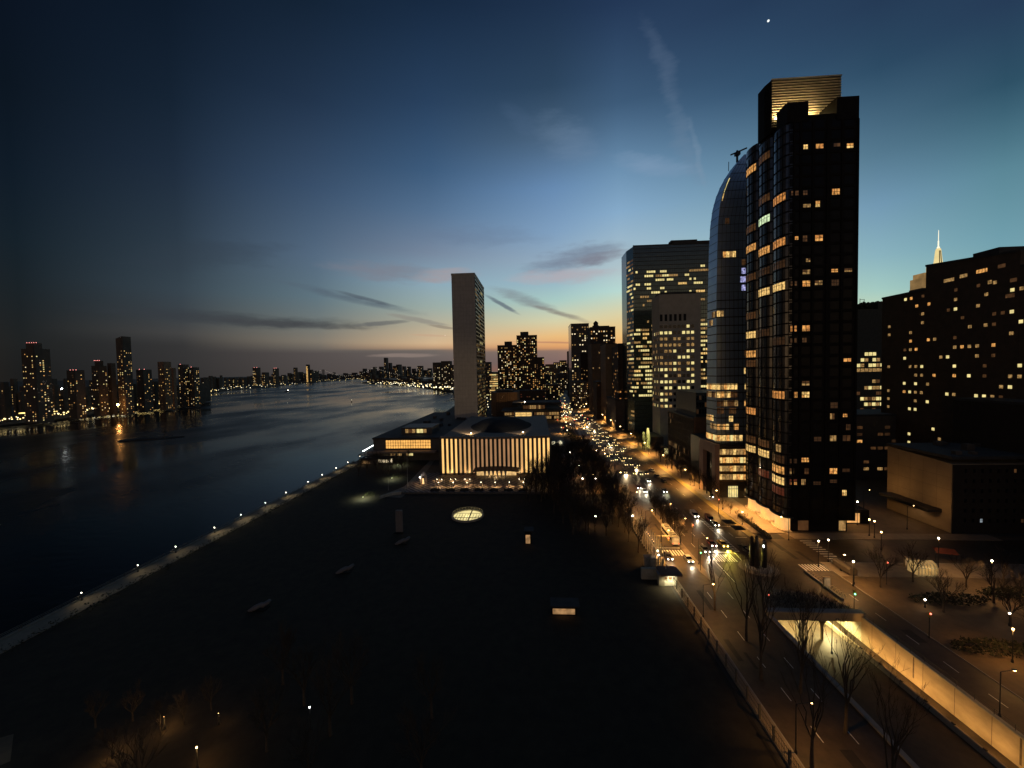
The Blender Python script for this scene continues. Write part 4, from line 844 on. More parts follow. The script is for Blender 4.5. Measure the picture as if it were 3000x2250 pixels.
MB().quad((72.9, 850, 60), (72.9, 790, 60), (72.9, 790, 154), (72.9, 850, 154)).build('curtain_wall', glass('pale_glass', (.10, .10, .10), .15, .9), b)
b = block('turret_apartment_tower', 'brown apartment tower with a small rooftop turret and scattered lit windows', 'tower', 92, 133, 650, 690, 131, BRK, 39, .34, 'ahhwd', cw=4.0, fh=3.7, ww=1.9, wh=2.0, cap=100, faces='N', top=((.2, .8, .2, .6, 3.5),))
MB().lathe((103.5, 665, 131), [(6, 0), (6, 4.5), (4, 5), (4, 8.5), (4.6, 9), (1.5, 12), (.3, 13)], 8).build('turret', BRK, b)
for i, (px0, px1, py, Y, p_) in enumerate(((1664, 1700, 1030, 900, .3), (1700, 1730, 1035, 700, .25), (1748, 1772, 1120, 480, .1))):
    a, c = aty(px0, py, Y), aty(px1, py, Y)
    block('brick_apartment_block', ['brown brick block below the dark glass tower', 'narrow brick block between the glass tower and blank brown slab', 'small brick block tucked between the two slabs'][i], 'building', a.x, c.x, Y, Y + 30, a.z, BRK, 60 + i, p_, 'hhad', cap=40, faces='N')
# ================================================================== MORE TOWERS
def pxblock(name, label, cat, px0, px1, py, Y, dep, wallm, seed, p, pal='hhaly', zb=None, **k):
    a, c = aty(px0, py, Y), aty(px1, py, Y); return block(name, label, cat, a.x, c.x, Y, Y + dep, a.z, wallm, seed, p, pal, **k)
pxblock('apartment_tower', 'dotted dark apartment tower with lower roof and a small rooftop block', 'tower', 1457, 1513, 1013, 800, 40, BRK, 71, .42, 'hhadlw', faces='N', cw=3.6, fh=3.7, ww=1.9, wh=1.9, cap=100, top=((.36, .74, .2, .6, 9),))
pxblock('apartment_tower', 'taller dotted dark apartment tower with a stepped rooftop block', 'tower', 1513, 1573, 984, 796, 44, BRK, 73, .36, 'hhadlw', faces='N', cw=3.7, fh=3.7, ww=1.9, wh=1.9, cap=100, top=((.18, .58, .2, .6, 9),))
pxblock('apartment_wing', 'lower dotted wing standing before the taller dark apartment tower', 'building', 1524, 1594, 1049, 780, 15, BRK, 75, .3, 'hadlh', faces='N', cw=3.8, fh=3.7, ww=1.9, wh=1.9, cap=80)
pxblock('office_building', 'small office block with full bands of yellow light beside the marble slab', 'building', 1434, 1458, 1092, 760, 30, GRY, 77, .85, 'yllh', faces='N', cw=2.6, fh=4.4, ww=2.2, wh=2.4, cap=60, runs=2)
pxblock('office_building', 'grey shadowed block rising just behind the marble slab edge', 'building', 1410, 1436, 1062, 900, 30, GRY, 79, .25, 'hhdl', faces='N', cw=3.4, fh=4.4, ww=2, wh=2.2, cap=40)
pxblock('office_building', 'low brick block with two white strings of light behind the library', 'building', 1512, 1596, 1146, 640, 30, BRK, 81, .14, 'hdr', faces='N', cw=3.2, fh=4, ww=2.4, wh=1.4, cap=60)
mids = [(1594, 1612, 1100, 950), (1600, 1640, 1128, 700), (1612, 1632, 1080, 1100), (1630, 1652, 1095, 1000), (1640, 1668, 1075, 1200), (1598, 1622, 1068, 1500), (1622, 1640, 1062, 1900), (1640, 1660, 1056, 2100), (1655, 1672, 1066, 1700), (1676, 1720, 1120, 620), (1586, 1604, 1072, 2000)]
ml = ['grey avenue block stepping down beside the dotted apartment wing', 'mid-rise block with dense white windows above the library roof', 'brown mid-rise on the avenue beyond the dense white-windowed block', 'avenue mid-rise with scattered yellow windows below the far spires', 'far avenue block beneath the pink strip of sky', 'far tower showing over the dotted wing roofline', 'distant tower with a bright crown above the avenue end', 'distant slim tower against the orange horizon', 'far stepped block beside the pale-faced glass tower', 'low brown avenue block under the dark glass tower', 'distant flat roof beside the tall dotted tower']
for i, (a, c, y, Y) in enumerate(mids):
    pxblock('avenue_building', ml[i], 'building', a, c, y, Y, 40, [GRY, BRK, BRN][i % 3], 90 + i, .4 if Y < 1300 else .5, 'hhlwyd', faces='N', cw=3.2 * Y / 800, fh=3.6 * max(1, Y / 900), ww=1.5 * Y / 800, wh=1.5 * max(1, Y / 900), cap=50 if Y < 1300 else 0, stuff_all=Y >= 1300)

# inland apartment blocks
ap = thing('apartment_building', 'long dark brown apartment building with stepped roof and many lit windows', 'apartment building', (200, 190, 0))
z1, z2 = 97.0, 109.0
MB().box(190, 230, 150, 163.9, 0, 98.5).prism([(190, 164), (230, 164), (230, 200.6), (190, 200.6)], 0, [104.6, 104.6, 108.4, 108.4]).prism([(190, 200.61), (230, 200.61), (230, 224), (190, 224)], 0, z1).build('wall', mat('apartment_brick', (.085, .058, .037), .85, .25, .3), ap)
MB().box(189.7, 230.2, 150, 163.8, 98.5, 99.4).prism([(189.7, 163.9), (230.2, 163.9), (230.2, 200.7), (189.7, 200.7)], [104.6, 104.6, 108.4, 108.4], [105.5, 105.5, 109.3, 109.3]).box(189.7, 230.2, 200.8, 224.2, z1, z1 + .9).box(200, 212, 180, 190, 106, 111).build('roof', ROOFM, ap)
fh = 4.3
AP = ['..............y...yy.h..', '.........................', '......aa.......h..h.....'][:0]
APW = random.Random(88)
def ap_pick(r, c):
    g_ = random.Random(r * 131 + c * 17 + 5); top = 24 - r
    if c < 4: return 'h' if c == 1 and g_.random() < .42 else None
    if c in (5, 6): return g_.choice('hhaal') if g_.random() < .45 else None
    if r < 5: return g_.choice('dh') if g_.random() < .10 else None
    return g_.choice('hhadldh') if g_.random() < (.3 if r > 7 else .14) else None
face_windows(ap, 'E', (189.97, 224, 0), 74, 2, 22, 25, fh, 1.35, 1.35, ap_pick, cap=100, dark=False)
for j, (u, z, k, w) in enumerate(((34, 99.5, 'h', 4.4), (40, 100.0, 'h', 3), (47, 100.4, 'a', 4), (54, 100.6, 'd', 2.6), (50, 95, 'h', 1.4), (58, 94, 'd', 2.2), (63, 94.4, 'a', 1.6), (57, 88, 'd', 3), (65, 81, 'h', 6), (69, 81.2, 'h', 3))): inst('window', win_mesh('E', w, 1.5, k, None), (189.96, 224 - u, z), ap)
pf = mat('dark_facade', (.03, .026, .022), .8)
a, c = aty(2509, 985, 300), aty(2592, 985, 300)
b = thing('office_building', 'dark block with a rounded planted roof and a fully lit floor beyond the bay-fronted tower', 'building', ((a.x + c.x) / 2, 300, 0))
zt_ = lambda py, Y=300: aty(2550, py, Y).z
MB().box(a.x, c.x + 16, 300, 330, 0, zt_(905)).box(c.x - 5, c.x + 16, 299.8, 330, zt_(905), zt_(885)).build('wall', mat('green_grey_wall', (.05, .055, .045), .8), b)
rt_ = MB(); g = random.Random(6)
for k in range(260): rt_.ball((a.x + 4 + 20 * g.random() ** .9, 302 + g.random() * 8, zt_(903) + g.random() * 5.5 * (1 - ((k % 20) / 10 - 1) ** 2 * .4)), g.uniform(.5, 1.3), 5, 3)
rt_.build('roof_garden', mat('dark_leaf', (.03, .035, .02), .9), b); MB().tube((a.x + 7, 306, zt_(905)), (a.x + 7, 306, zt_(870)), .18).tube((a.x + 10, 306, zt_(905)), (a.x + 10, 306, zt_(872)), .18).tube((a.x + 7, 306, zt_(873)), (a.x + 10, 306, zt_(873)), .15).build('mast', STEEL, b)
rows = [(1037, '..lll..'), (1054, '.lh.lh.'), (1070, 'lh.llhll'), (1084, 'hhhhhhhh'), (1117, '....hd.h'), (1136, '..hlhhll'), (1152, 'd....dd.'), (1168, '.lhdhlll'), (1184, '..lhlhl.'), (1200, '.d..d...')]
for py, st in rows:
    for j, k in enumerate(st):
        if k != '.': inst('window', win_mesh('N', 2.4, 2.4, k, None), (a.x + 1.6 + j * 2.75, 299.9, zt_(py)), b)
a, c = aty(2509, 1220, 215), aty(2600, 1220, 215)
block('apartment_building', 'low dim apartment block with balconies of mixed lights behind the blank concrete wall', 'building', a.x, c.x + 40, 215, 240, a.z, GRY, 140, .34, 'ddhaehd', faces='N', cw=3.4, fh=3.7, ww=2.6, wh=1.5, cap=60)
cw_ = thing('concrete_building', 'windowless building with a huge plain tan concrete wall', 'building', (160, 160, 0))
MB().box(149.2, 186, 146.5, 146.79, 0, 25).build('side_wall', mat('black_brick_and_shade', (.03, .022, .016), .9), cw_)  # north side painted near-black, its shade put into the colour
MB().prism([(149, 146.8), (186, 146.8), (186, 172.2), (149, 172.2)], 0, [25.2, 25.2, 26.8, 26.8]).build('wall', mat('tan_concrete', (.36, .27, .17), .85, .22, .11, bump=.1), cw_)
MB().box(148.7, 186, 146.5, 172.5, 26.9, 28).build('roof', ROOFM, cw_)
q = MB(); gr_ = random.Random(2)
for k in range(9): x_, y_, s_ = gr_.uniform(152, 180), gr_.uniform(149, 168), gr_.uniform(1, 3.4); q.box(x_, x_ + s_, y_, y_ + s_ * .8, 28, 28 + gr_.uniform(.8, 2.4))
q.build('roof_unit', GRY, cw_); q = MB()
for y_ in (152, 157.1, 162.2, 167.3): q.box(148.985, 149, y_ - .03, y_ + .03, 7.8, 25)
for z_ in (11, 15.6, 20.2): q.box(148.986, 149, 147, 172, z_ - .03, z_ + .03)
q.build('joint', mat('joint_stain', (.12, .085, .05)), cw_)
face_windows(cw_, 'N', (152, 146.47, 0), 30, 3, 6, 11, 3.6, .8, 1.3, rnd_pick(8, .13, 'ccde'), cap=20, dark=True)
MB().box(144, 149, 150, 170, 6.5, 7.6).build('canopy', STEEL, cw_); lamp(cw_, (145, 158, 6.2), 300, (1, .62, .3), .3, 'SPOT', 165)
q_ = atx(2792, 1172, 176)
block('apartment_building', 'near-black apartment block with a handful of lit windows at the inland edge', 'building', 176, 215, 104, q_.y, q_.z, mat('black_brick_and_shade', (.03, .022, .016), .9), 150, .07, 'hhda', faces='NE', cw=4.6, fh=3.8, ww=2.6, wh=1.5, cap=30)
# --- the art-deco spire far inland; its floodlighting is put into the surfaces as emission
ES = aty(2750, 672, 1172); es = thing('skyscraper', 'far stepped skyscraper with a glowing white spire over the brown rooftops', 'skyscraper', (ES.x, 1150, 0))
EY = 1150; zE = lambda py: aty(2750, py, EY + 22).z
xE = lambda px, py=760: aty(px, py, EY + 22).x
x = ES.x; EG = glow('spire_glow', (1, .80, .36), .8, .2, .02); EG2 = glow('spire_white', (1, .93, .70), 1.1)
MB().box(xE(2690), xE(2830), EY + 20, EY + 70, 0, zE(870)).box(xE(2701, 840), xE(2810), EY + 21, EY + 60, zE(870), zE(842)).build('wall', mat('deco_stone', (.12, .10, .08), .85), es)
MB().box(xE(2702, 820), xE(2802), EY + 22, EY + 58, zE(842), zE(812)).box(xE(2709, 800), xE(2796), EY + 23, EY + 56, zE(812), zE(797)).build('glowing_setback', glow('setback_glow', (1, .60, .22), .22, .4, .03), es)
hw = (xE(2757) - xE(2743)) / 2; mz = Vector((x, EY + 22, 0))
MB().box(x - hw * 2.4, x + hw * 2.4, EY + 15, EY + 40, zE(797), zE(778)).loft([[(x + a * hw * w, EY + 22 + c * hw * w, z) for a, c in ((-1, -1), (1, -1), (1, 1), (-1, 1))] for z, w in ((zE(778), 1.15), (zE(765), .95), (zE(735), .68), (zE(728), .5))]).build('mooring_mast', EG, es)
q = MB()
for s_ in (-.38, .38): q.loft([[(x + s_ * hw * f_ - .9, EY + 22 - hw * f_ - .6, z), (x + s_ * hw * f_ + .9, EY + 22 - hw * f_ - .6, z), (x + s_ * hw * f_ + .9, EY + 22 - hw * f_ + .6, z), (x + s_ * hw * f_ - .9, EY + 22 - hw * f_ + .6, z)] for z, f_ in ((zE(778), 1.15), (zE(765), .95), (zE(735), .68))])
q.build('buttress', mat('deco_stone', (.12, .1, .08)), es)
MB().lathe((x, EY + 22, zE(729)), [(hw * .5, 0), (hw * .46, 5), (hw * .24, 6.5), (hw * .22, 22), (hw * .13, 23), (hw * .12, 40), (.6, 50), (.4, zE(674) - zE(729))], 8).build('spire', EG2, es)

# ================================================================== ACROSS THE WATER
WARN = glow('warning_red', (1, .30, .26), 2.2)
DK = mat('far_tower_wall', (.085, .068, .055), .85, .3, .05); DK2 = mat('far_tower_brown', (.20, .13, .085), .85, .3, .05)
def far_tower(name, label, px0, px1, py, Y, seed, p, pal='yaywldh', wallm=None, top=None, slant=0, redtop=0, cwp=3.6, fhp=3.3, dep=35, group=None, indiv=True, faces='NW', cat='tower', zb=-5, topskip=0, fw=.41):
    a, c = aty(px0, py, Y), aty(px1, py, Y); b = thing(name, label, cat, ((a.x + c.x) / 2, Y, zb), group); w = MB(); h = a.z
    x0, x1 = a.x, c.x
    if a.x / Y < -.5:
        m_ = aty(px0 + .45 * (px1 - px0), py, Y); x1 = m_.x; dep = max(6, atx(px1, py, x1).y - Y)
    cw, fh = cwp, fhp; ch = min(2.5, (x1 - x0) * .06)
    w.prism([(x0 + ch, Y), (x1 - ch, Y), (x1, Y + ch), (x1, Y + dep), (x0, Y + dep), (x0, Y + ch)], zb, [h + slant * k for k in (0, 1, 1, 1, 0, 0)])
    if top:
        for (f0, f1, dz) in top: w.box(x0 + (x1 - x0) * f0, x0 + (x1 - x0) * f1, Y + dep * .2, Y + dep * .7, h - .5, h + dz)
    w.build('wall', wallm or DK, b)
    cols = max(1, int((x1 - x0 - 2 * ch) / cw)); rows = max(1, int((h - zb - 6) / fh)); f = 1.0
    g_ = random.Random(seed); colp = [g_.uniform(.35, 1.5) for _ in range(cols)]; rowp = [g_.uniform(.6, 1.4) for _ in range(rows)]
    def pick(r, cc):
        if r > rows - 2 - topskip: return None
        return g_.choice(pal) if g_.random() < p * .64 * colp[cc] * rowp[r] else None
    face_windows(b, 'N', (x0 + ch, Y - .05, 0), x1 - x0 - 2 * ch, zb + 3, rows, cols, fh, cw * fw, fh * fw, pick, cap=100 if indiv else 0, dark=False, stuff_all=not indiv)
    if 'W' in faces and dep > 10:
        n2 = max(1, int(dep / cw)); face_windows(b, 'W', (x1 + .05, Y + ch, 0), dep - ch, zb + 3, rows, n2, fh, cw * fw, fh * fw, lambda r, cc: g_.choice(pal) if r < rows - 1 - topskip and g_.random() < p * .64 * rowp[r] * (.5 + (cc * 7 % 5) * .25) else None, cap=50 if indiv else 0, dark=False, stuff_all=not indiv)
    for k in range(redtop):
        xx = x0 + (x1 - x0) * (.15 + .7 * k / max(1, redtop - 1)); zz_ = h + (max(t_[2] for t_ in top) if top else 0) + slant * (k / max(1, redtop - 1)) + .6
        MB().ball((xx, Y + dep * .3, zz_), .55 * Y / 600, 6, 4).build('warning_light', WARN, b)
    return b
Q = [('riverside broad apartment tower with pale crown lights, first of the far-bank towers', 59, 146, 1022, 545, 201, .40, dict(top=((.18, .78, 9),), redtop=5)),
     ('far-bank mid-rise with two red roof lights beside the bright stadium lamp', 193, 247, 1085, 600, 203, .34, dict(redtop=3)),
     ('far-bank apartment block with a narrow crown near the slanted-top tower', 266, 313, 1072, 640, 205, .36, dict(top=((.3, .9, 9),), redtop=4)),
     ('far-bank block with white roof lights touching the slanted-top tower', 313, 338, 1064, 660, 207, .38, dict()),
     ('tallest slim far-bank tower with a dark slanted top', 337, 383, 992, 655, 209, .44, dict(slant=4, redtop=1, pal='yhhalhy', topskip=4)),
     ('dim far-bank mid-rise between the slim tower and brown-topped tower', 397, 444, 1083, 700, 211, .3, dict(redtop=2, pal='ydayd')),
     ('brown-topped far-bank tower with dim upper floors', 460, 501, 1060, 740, 213, .34, dict(wallm=DK2, pal='ydadhy')),
     ('shoulder wing of the brown-topped far-bank tower', 501, 514, 1078, 744, 215, .34, dict(wallm=DK2, pal='ydadhy')),
     ('round-shouldered far-bank tower group brightly dotted near the pier end', 520, 553, 1068, 800, 217, .55, dict(redtop=1)),
     ('companion tower dotted with white windows at the end of the far pier', 553, 583, 1076, 810, 219, .55, dict(redtop=1)),
     ('low far-bank block at the image corner behind the first broad tower', 0, 22, 1120, 560, 221, .25, dict(pal='dydd')),
     ('low dim far-bank building between the broad tower and stadium lamp', 150, 172, 1128, 700, 223, .3, dict(pal='dydh')),
     ('low dim far-bank building beside the slim slanted tower', 383, 398, 1125, 720, 225, .35, dict()),
     ('small far-bank block below the brown-topped tower', 445, 462, 1118, 760, 227, .35, dict())]
for i, (lab, a, c, y, Y, sd, p, k) in enumerate(Q): far_tower('apartment_tower', lab, a, c, y, Y, sd, p, **k)
g = random.Random(77)
# low waterfront buildings of the far bank, then the darker streets behind
for i in range(34):
    px = -40 + i * 19 + g.uniform(-6, 6); Y = 560 + (px + 40) * .55 + g.uniform(0, 90); base_y = 1120 + (200 - px) * .06
    far_tower('waterfront_building', 'low dark waterfront building with scattered lights on the far bank', px, px + g.uniform(14, 34), base_y + g.uniform(14, 42), Y, 300 + i, .42, 'yawywdy', group='low far-bank waterfront buildings', indiv=False, cat='building', faces='N', cwp=4.2)
for i in range(36):
    px = -60 + i * 18.5 + g.uniform(-6, 6); Y = 820 + max(0, px) * .9 + g.uniform(0, 160)
    far_tower('city_building', 'mid-rise city building with scattered lights behind the far-bank towers', px, px + g.uniform(12, 26), 1128 - max(0, px - 300) * .03 + g.uniform(-20, 16), Y, 1100 + i, .5, 'yawdyad', group='mid-rise buildings behind the far-bank towers', indiv=False, cat='building', faces='N', cwp=4.6)
for i in range(30):
    px = 585 + i * 11.5 + g.uniform(-4, 4); Y = 1760 + i * 78 + g.uniform(-60, 60)
    far_tower('distant_building', 'small distant building with specks of light along the far river bend', px, px + g.uniform(8, 20), 1108 - i * .55 + g.uniform(-6, 10), Y, 400 + i, .6, 'wyawyl', group='distant river-bend buildings', indiv=False, cat='building', faces='N', cwp=8, fhp=7, dep=60)
D = [('amber-topped distant tower left in a trio on the river bend', 739, 763, 1077, 2500), ('squat distant tower of the river-bend trio', 766, 788, 1091, 2500), ('distant tower with a blue-tinted red-lit crown', 799, 817, 1079, 2700), ('slim white-lit distant tower beside the brilliant amber tower', 859, 872, 1077, 3100)]
D[0] = ('amber-topped distant tower, first of a trio on the river bend',) + D[0][1:]
for i, (lab, a, c, y, Y) in enumerate(D): far_tower('distant_tower', lab, a, c, y, Y, 500 + i, .75, 'yaywy', indiv=False, cwp=7, fhp=7, dep=60, redtop=2 if i in (0, 2) else 0, faces='N')
far_tower('distant_tower', 'brilliant amber-lit stepped tower near the bridge end', 896, 908, 1068, 3200, 510, 1.5, 'yayy', fw=.8, indiv=False, cwp=7, fhp=8, dep=60, faces='N'); far_tower('distant_tower', 'lower shoulder of the brilliant amber-lit tower', 908, 918, 1083, 3210, 511, 1.5, 'yaay', fw=.8, indiv=False, cwp=7, fhp=8, dep=60, faces='N')
far_tower('distant_building', 'long amber-lit waterfront factory at the foot of the bright stepped tower', 853, 932, 1118, 3150, 512, 1.5, 'yyal', fw=.8, indiv=False, cwp=9, fhp=7, dep=60, faces='N', cat='building')
# downtown skyline beyond the bridge
DN = [(1052, 1060, 1088, 0), (1062, 1068, 1080, 0), (1080, 1090, 1082, 0), (1092, 1098, 1075, 1), (1100, 1108, 1086, 0), (1110, 1118, 1074, 0), (1124, 1131, 1048, 2), (1138, 1143, 1063, 1), (1150, 1166, 1072, 3), (1160, 1172, 1068, 0), (1178, 1184, 1073, 0), (1192, 1199, 1074, 0), (1206, 1214, 1080, 0), (1222, 1236, 1072, 3), (1240, 1250, 1084, 0), (1252, 1262, 1079, 0), (1030, 1040, 1092, 0), (975, 983, 1091, 0), (1005, 1013, 1093, 0), (1132, 1137, 1080, 0), (1145, 1150, 1082, 0), (1186, 1191, 1084, 0), (1216, 1221, 1088, 0)]
for i, (a, c, y, s) in enumerate(DN): far_tower('distant_tower', {0: 'small dark tower of the far downtown skyline beyond the bridge', 1: 'needle-slim tower of the far downtown skyline', 2: 'tallest dark shaft of the far downtown skyline', 3: 'broad bright-crowned tower of the far downtown skyline'}[s], a, c, y, 5200 + (i % 5) * 120, 600 + i, .42, 'wyhaw', indiv=False, cwp=13, fhp=13, dep=80, group='far downtown skyline towers' if s == 0 else 'slim towers of the far downtown skyline' if s == 1 else 'bright-crowned downtown towers' if s == 3 else None, faces='N', wallm=mat('hazy_tower', (.075, .065, .06), .9))
for i in range(22):
    px = 1075 + i * 12 + g.uniform(-3, 3); far_tower('distant_building', 'low dark building with bright specks on the near downtown shore', px, px + g.uniform(10, 18), 1108 + g.uniform(-8, 8) + (i > 12) * 5, 2750 - i * 40, 700 + i, .45, 'wylwyy', group='low buildings on the near downtown shore', indiv=False, cat='building', faces='N', cwp=8, fhp=6, dep=50)
for i, (a, c, y, Y) in enumerate(((1267, 1290, 1062, 1530), (1291, 1319, 1058, 1500), (1319, 1340, 1069, 1480))):
    far_tower('riverside_tower', ['slab-sided dark riverside tower, farthest of the three on piles', 'tallest of three dark riverside towers standing on piles', 'dark riverside tower partly behind the marble slab'][i], a, c, y, Y, 800 + i, .42, 'wywlwd', indiv=True, cwp=5.2, fhp=5.6, dep=35, faces='N')
for i in range(26):
    px = 1400 + i * 11 + g.uniform(-4, 4)
    far_tower('distant_building', 'distant inland building with specks of light between the towers', px, px + g.uniform(10, 22), 1100 + g.uniform(-14, 12), 1500 + g.uniform(0, 1200), 900 + i, .45, 'wylwya', group='distant inland buildings', indiv=False, cat='building', faces='N', cwp=7, fhp=6, dep=50)
# suspension bridge
br = thing('suspension_bridge', 'far suspension bridge with strings of lights along its cables', 'bridge', (-1900, 3900, -5))
Yb = 3900; T1, T2 = aty(947, 1083, Yb), aty(1096, 1077, Yb); zd = aty(1000, 1103, Yb).z
xa, xb = aty(860, 1100, Yb).x, aty(1175, 1100, Yb).x
MB().box(xa, xb, Yb - 12, Yb + 12, zd - 4, zd).build('deck', STEEL, br)
for T in (T1, T2):
    q = MB()
    for s in (-12, 12): q.tube((T.x - 6, Yb + s, -8), (T.x - 3, Yb + s, T.z), 2.6, 2, 4).tube((T.x + 6, Yb + s, -8), (T.x + 3, Yb + s, T.z), 2.6, 2, 4)
    for z in (zd - 3, zd + 18, T.z - 2): q.box(T.x - 6, T.x + 6, Yb - 13, Yb + 13, z, z + 3)
    q.build('tower', STEEL, br)
def cable(p, q_, sag, nl):
    m_ = MB(); pts = []
    for k in range(nl + 1): t_ = k / nl; pts.append(Vector(p).lerp(Vector(q_), t_) - Vector((0, 0, sag * 4 * t_ * (1 - t_))))
    for a, c in zip(pts, pts[1:]): m_.tube(a, c, .5, n=4)
    cb_ = m_.build('cable', STEEL, br)
    for a in pts[1:-1]: MB().ball(a + Vector((0, -1, 1.2)), 1.2, 5, 3).build('cable_light', glow('cable_glow', (1, .86, .66), 2.2), cb_)
cable((T1.x, Yb, T1.z), (T2.x, Yb, T2.z), (T1.z + T2.z) / 2 - zd - 4, 26); cable((xa, Yb, zd), (T1.x, Yb, T1.z), 6, 10); cable((T2.x, Yb, T2.z), (xb, Yb, zd), 8, 14)

# lamps along the far shores
SHORE = MB(); SHORE.tube((0, 0, 0), (0, 0, 5), .12, n=5); 
def shore_lamp_mesh(k, r):
    m_ = MB().tube((0, 0, 0), (0, 0, 5), .12, n=4); m_.m = [0] * len(m_.f); m_.ball((0, 0, 5.2), r, 6, 4, m=1); return m_.mesh('shore_lamp', [STEEL, {'w': GLOWW, 'y': GLOWY, 'c': LAMPC if r > 2.5 else GLOWW}[k]])
SM = {(k, r): shore_lamp_mesh(k, r) for k in 'wyc' for r in (.4, .7, 1.1, 1.8, .9, 1.3, 2.2)}
def shore(px, py, z, k, r, lab, grp):
    p = atz(px, py, z); tag(inst('shore_lamp', SM[(k, r)], p), lab, 'lamp', grp)
LN = [(0, 1243), (105, 1231), (210, 1219), (270, 1209), (340, 1200), (410, 1192), (480, 1184), (525, 1170), (560, 1158)]
for i in range(150):
    s = i / 150 * (len(LN) - 1); k = int(s); f_ = s - k; px = LN[k][0] * (1 - f_) + LN[k + 1][0] * f_ + g.uniform(-4, 4); py = LN[k][1] * (1 - f_) + LN[k + 1][1] * f_ + g.uniform(-9, 2)
    shore(px, py, -3, g.choice('wyyy'), g.choice((.7, .9, 1.3)), 'small lamp burning on the far-bank waterfront', 'far-bank waterfront lamps')
for i in range(62):
    px = 585 + i * 5.6 + g.uniform(-3, 3); py = 1150 - (px - 585) * .085 + g.uniform(-7, 3)
    shore(px, py, -3, g.choice('wyyyc'), g.choice((.9, 1.3, 1.8)), 'lamp speck along the distant river bend', 'river-bend lamps')
for i in range(34):
    px = 925 + i * 4.6 + g.uniform(-2, 2); shore(px, 1117 - (px - 925) * .03 + g.uniform(-5, 2), -3, g.choice('wyyy'), g.choice((1.3, 1.8, 2.2)), 'lamp speck on the far shore under the bridge', 'lamps under the far bridge')
for i in range(13):
    px = 922 + i * 12 + g.uniform(-3, 3); far_tower('distant_building', 'low far building with specks of light behind the bridge', px, px + g.uniform(9, 15), 1100 - i * .5 + g.uniform(-5, 5), 4900, 1000 + i, .5, 'wyawy', group='low far buildings behind the bridge', indiv=False, cat='building', faces='N', cwp=13, fhp=11, dep=60)
for i in range(110):
    px = 1075 + i * 2.35 + g.uniform(-3, 3); py = 1124 + (px - 1075) * .075 + g.uniform(-10, 3)
    shore(px, py, 0, g.choice('wwyyc'), g.choice((1.3, 1.8, 2.2)), 'bright lamp speck on the downtown shore road', 'downtown shore lamps')
for px, py, k, r, lab in ((181, 1139, 'c', 1.1, 'brilliant white sports-ground light behind the far-bank towers'), (658, 1128, 'c', 1.8, 'brilliant white light on the river bend'), (680, 1127, 'w', 1.1, 'second white light on the river bend'), (345, 1186, 'y', 1.7, 'orange lamp casting a long reflection below the slim slanted tower')):
    p = aty(px, py, 560 if px == 181 else 640) if px < 400 else atz(px, py, 4); o = thing('area_light', lab, 'light', (p.x, p.y, p.z - 8)); MB().tube((p.x, p.y, p.z - 8), (p.x, p.y, p.z - r), .2).build('mast', STEEL, o); MB().ball(p, r, 8, 5).build('lens', glow('quay_orange', (1, .42, .10), 110, sample=True) if k == 'y' else glow('area_white', (1, .86, .62), 160, sample=True) if px == 658 else BULB[k], o)
# piers and lit quay walls
for i, (p0, p1, lab) in enumerate((((372, 1191), (478, 1183), 'long pier edged with a bright yellow strip of light'), ((55, 1214), (168, 1208), 'quay edge with a broken yellow strip of light below the broad tower'), ((190, 1182), (230, 1179), 'short lit terminal canopy by the far-bank mid-rise'), ((300, 1147), (342, 1145), 'far lit overpass behind the slanted-top tower'))):
    a, c = atz(*p0, 0), atz(*p1, 0); o = thing('pier', lab, 'pier', tuple((a + c) / 2)); d = (c - a).normalized(); nn = Vector((d.y, -d.x, 0)) * 7
    MB().prism([a, a + nn, c + nn, c][::1], -7, -1).build('deck', DK, o); q = MB().tube(a + Vector((0, 0, 2)), c + Vector((0, 0, 2)), 1.1, n=5).build('light_strip', glow('pier_strip', (1, .70, .22), 2.4, .8, .06), o)
for px, py, lab in ((1030, 1177, 'small white-lit buoy alone in mid-river'), (840, 1148, 'small boat with one white light on the dark river')):
    p = atz(px, py, -6.5)
    if px == 1030:
        o = thing('buoy', lab, 'buoy', tuple(p)); MB().lathe(p, [(1.4, -.6), (1.5, .3), (.5, 1), (.35, 4)], 10).build('float', STEEL, o); MB().ball(p + Vector((0, 0, 4.4)), .45, 8, 5).build('lens', GLOWW, o)
    else:
        o = thing('boat', lab, 'boat', tuple(p)); MB().loft([[(p.x + x_, p.y + w * s, p.z + z_) for s, z_ in ((-1, 1.6), (-.7, -.6), (.7, -.6), (1, 1.6))] for x_, w in ((-11, .3), (-7, 2.6), (4, 3), (10, 2.6))]).build('hull', STEEL, o); MB().box(p.x - 2, p.x + 6, p.y - 1.8, p.y + 1.8, p.z + 1.6, p.z + 4.4).build('cabin', GRY, o); MB().ball(p + Vector((6, 0, 6.5)), 1.0, 8, 5).build('mast_light', LAMPW, o); MB().tube(p + Vector((6, 0, 4.4)), p + Vector((6, 0, 6)), .15).build('mast', STEEL, o)
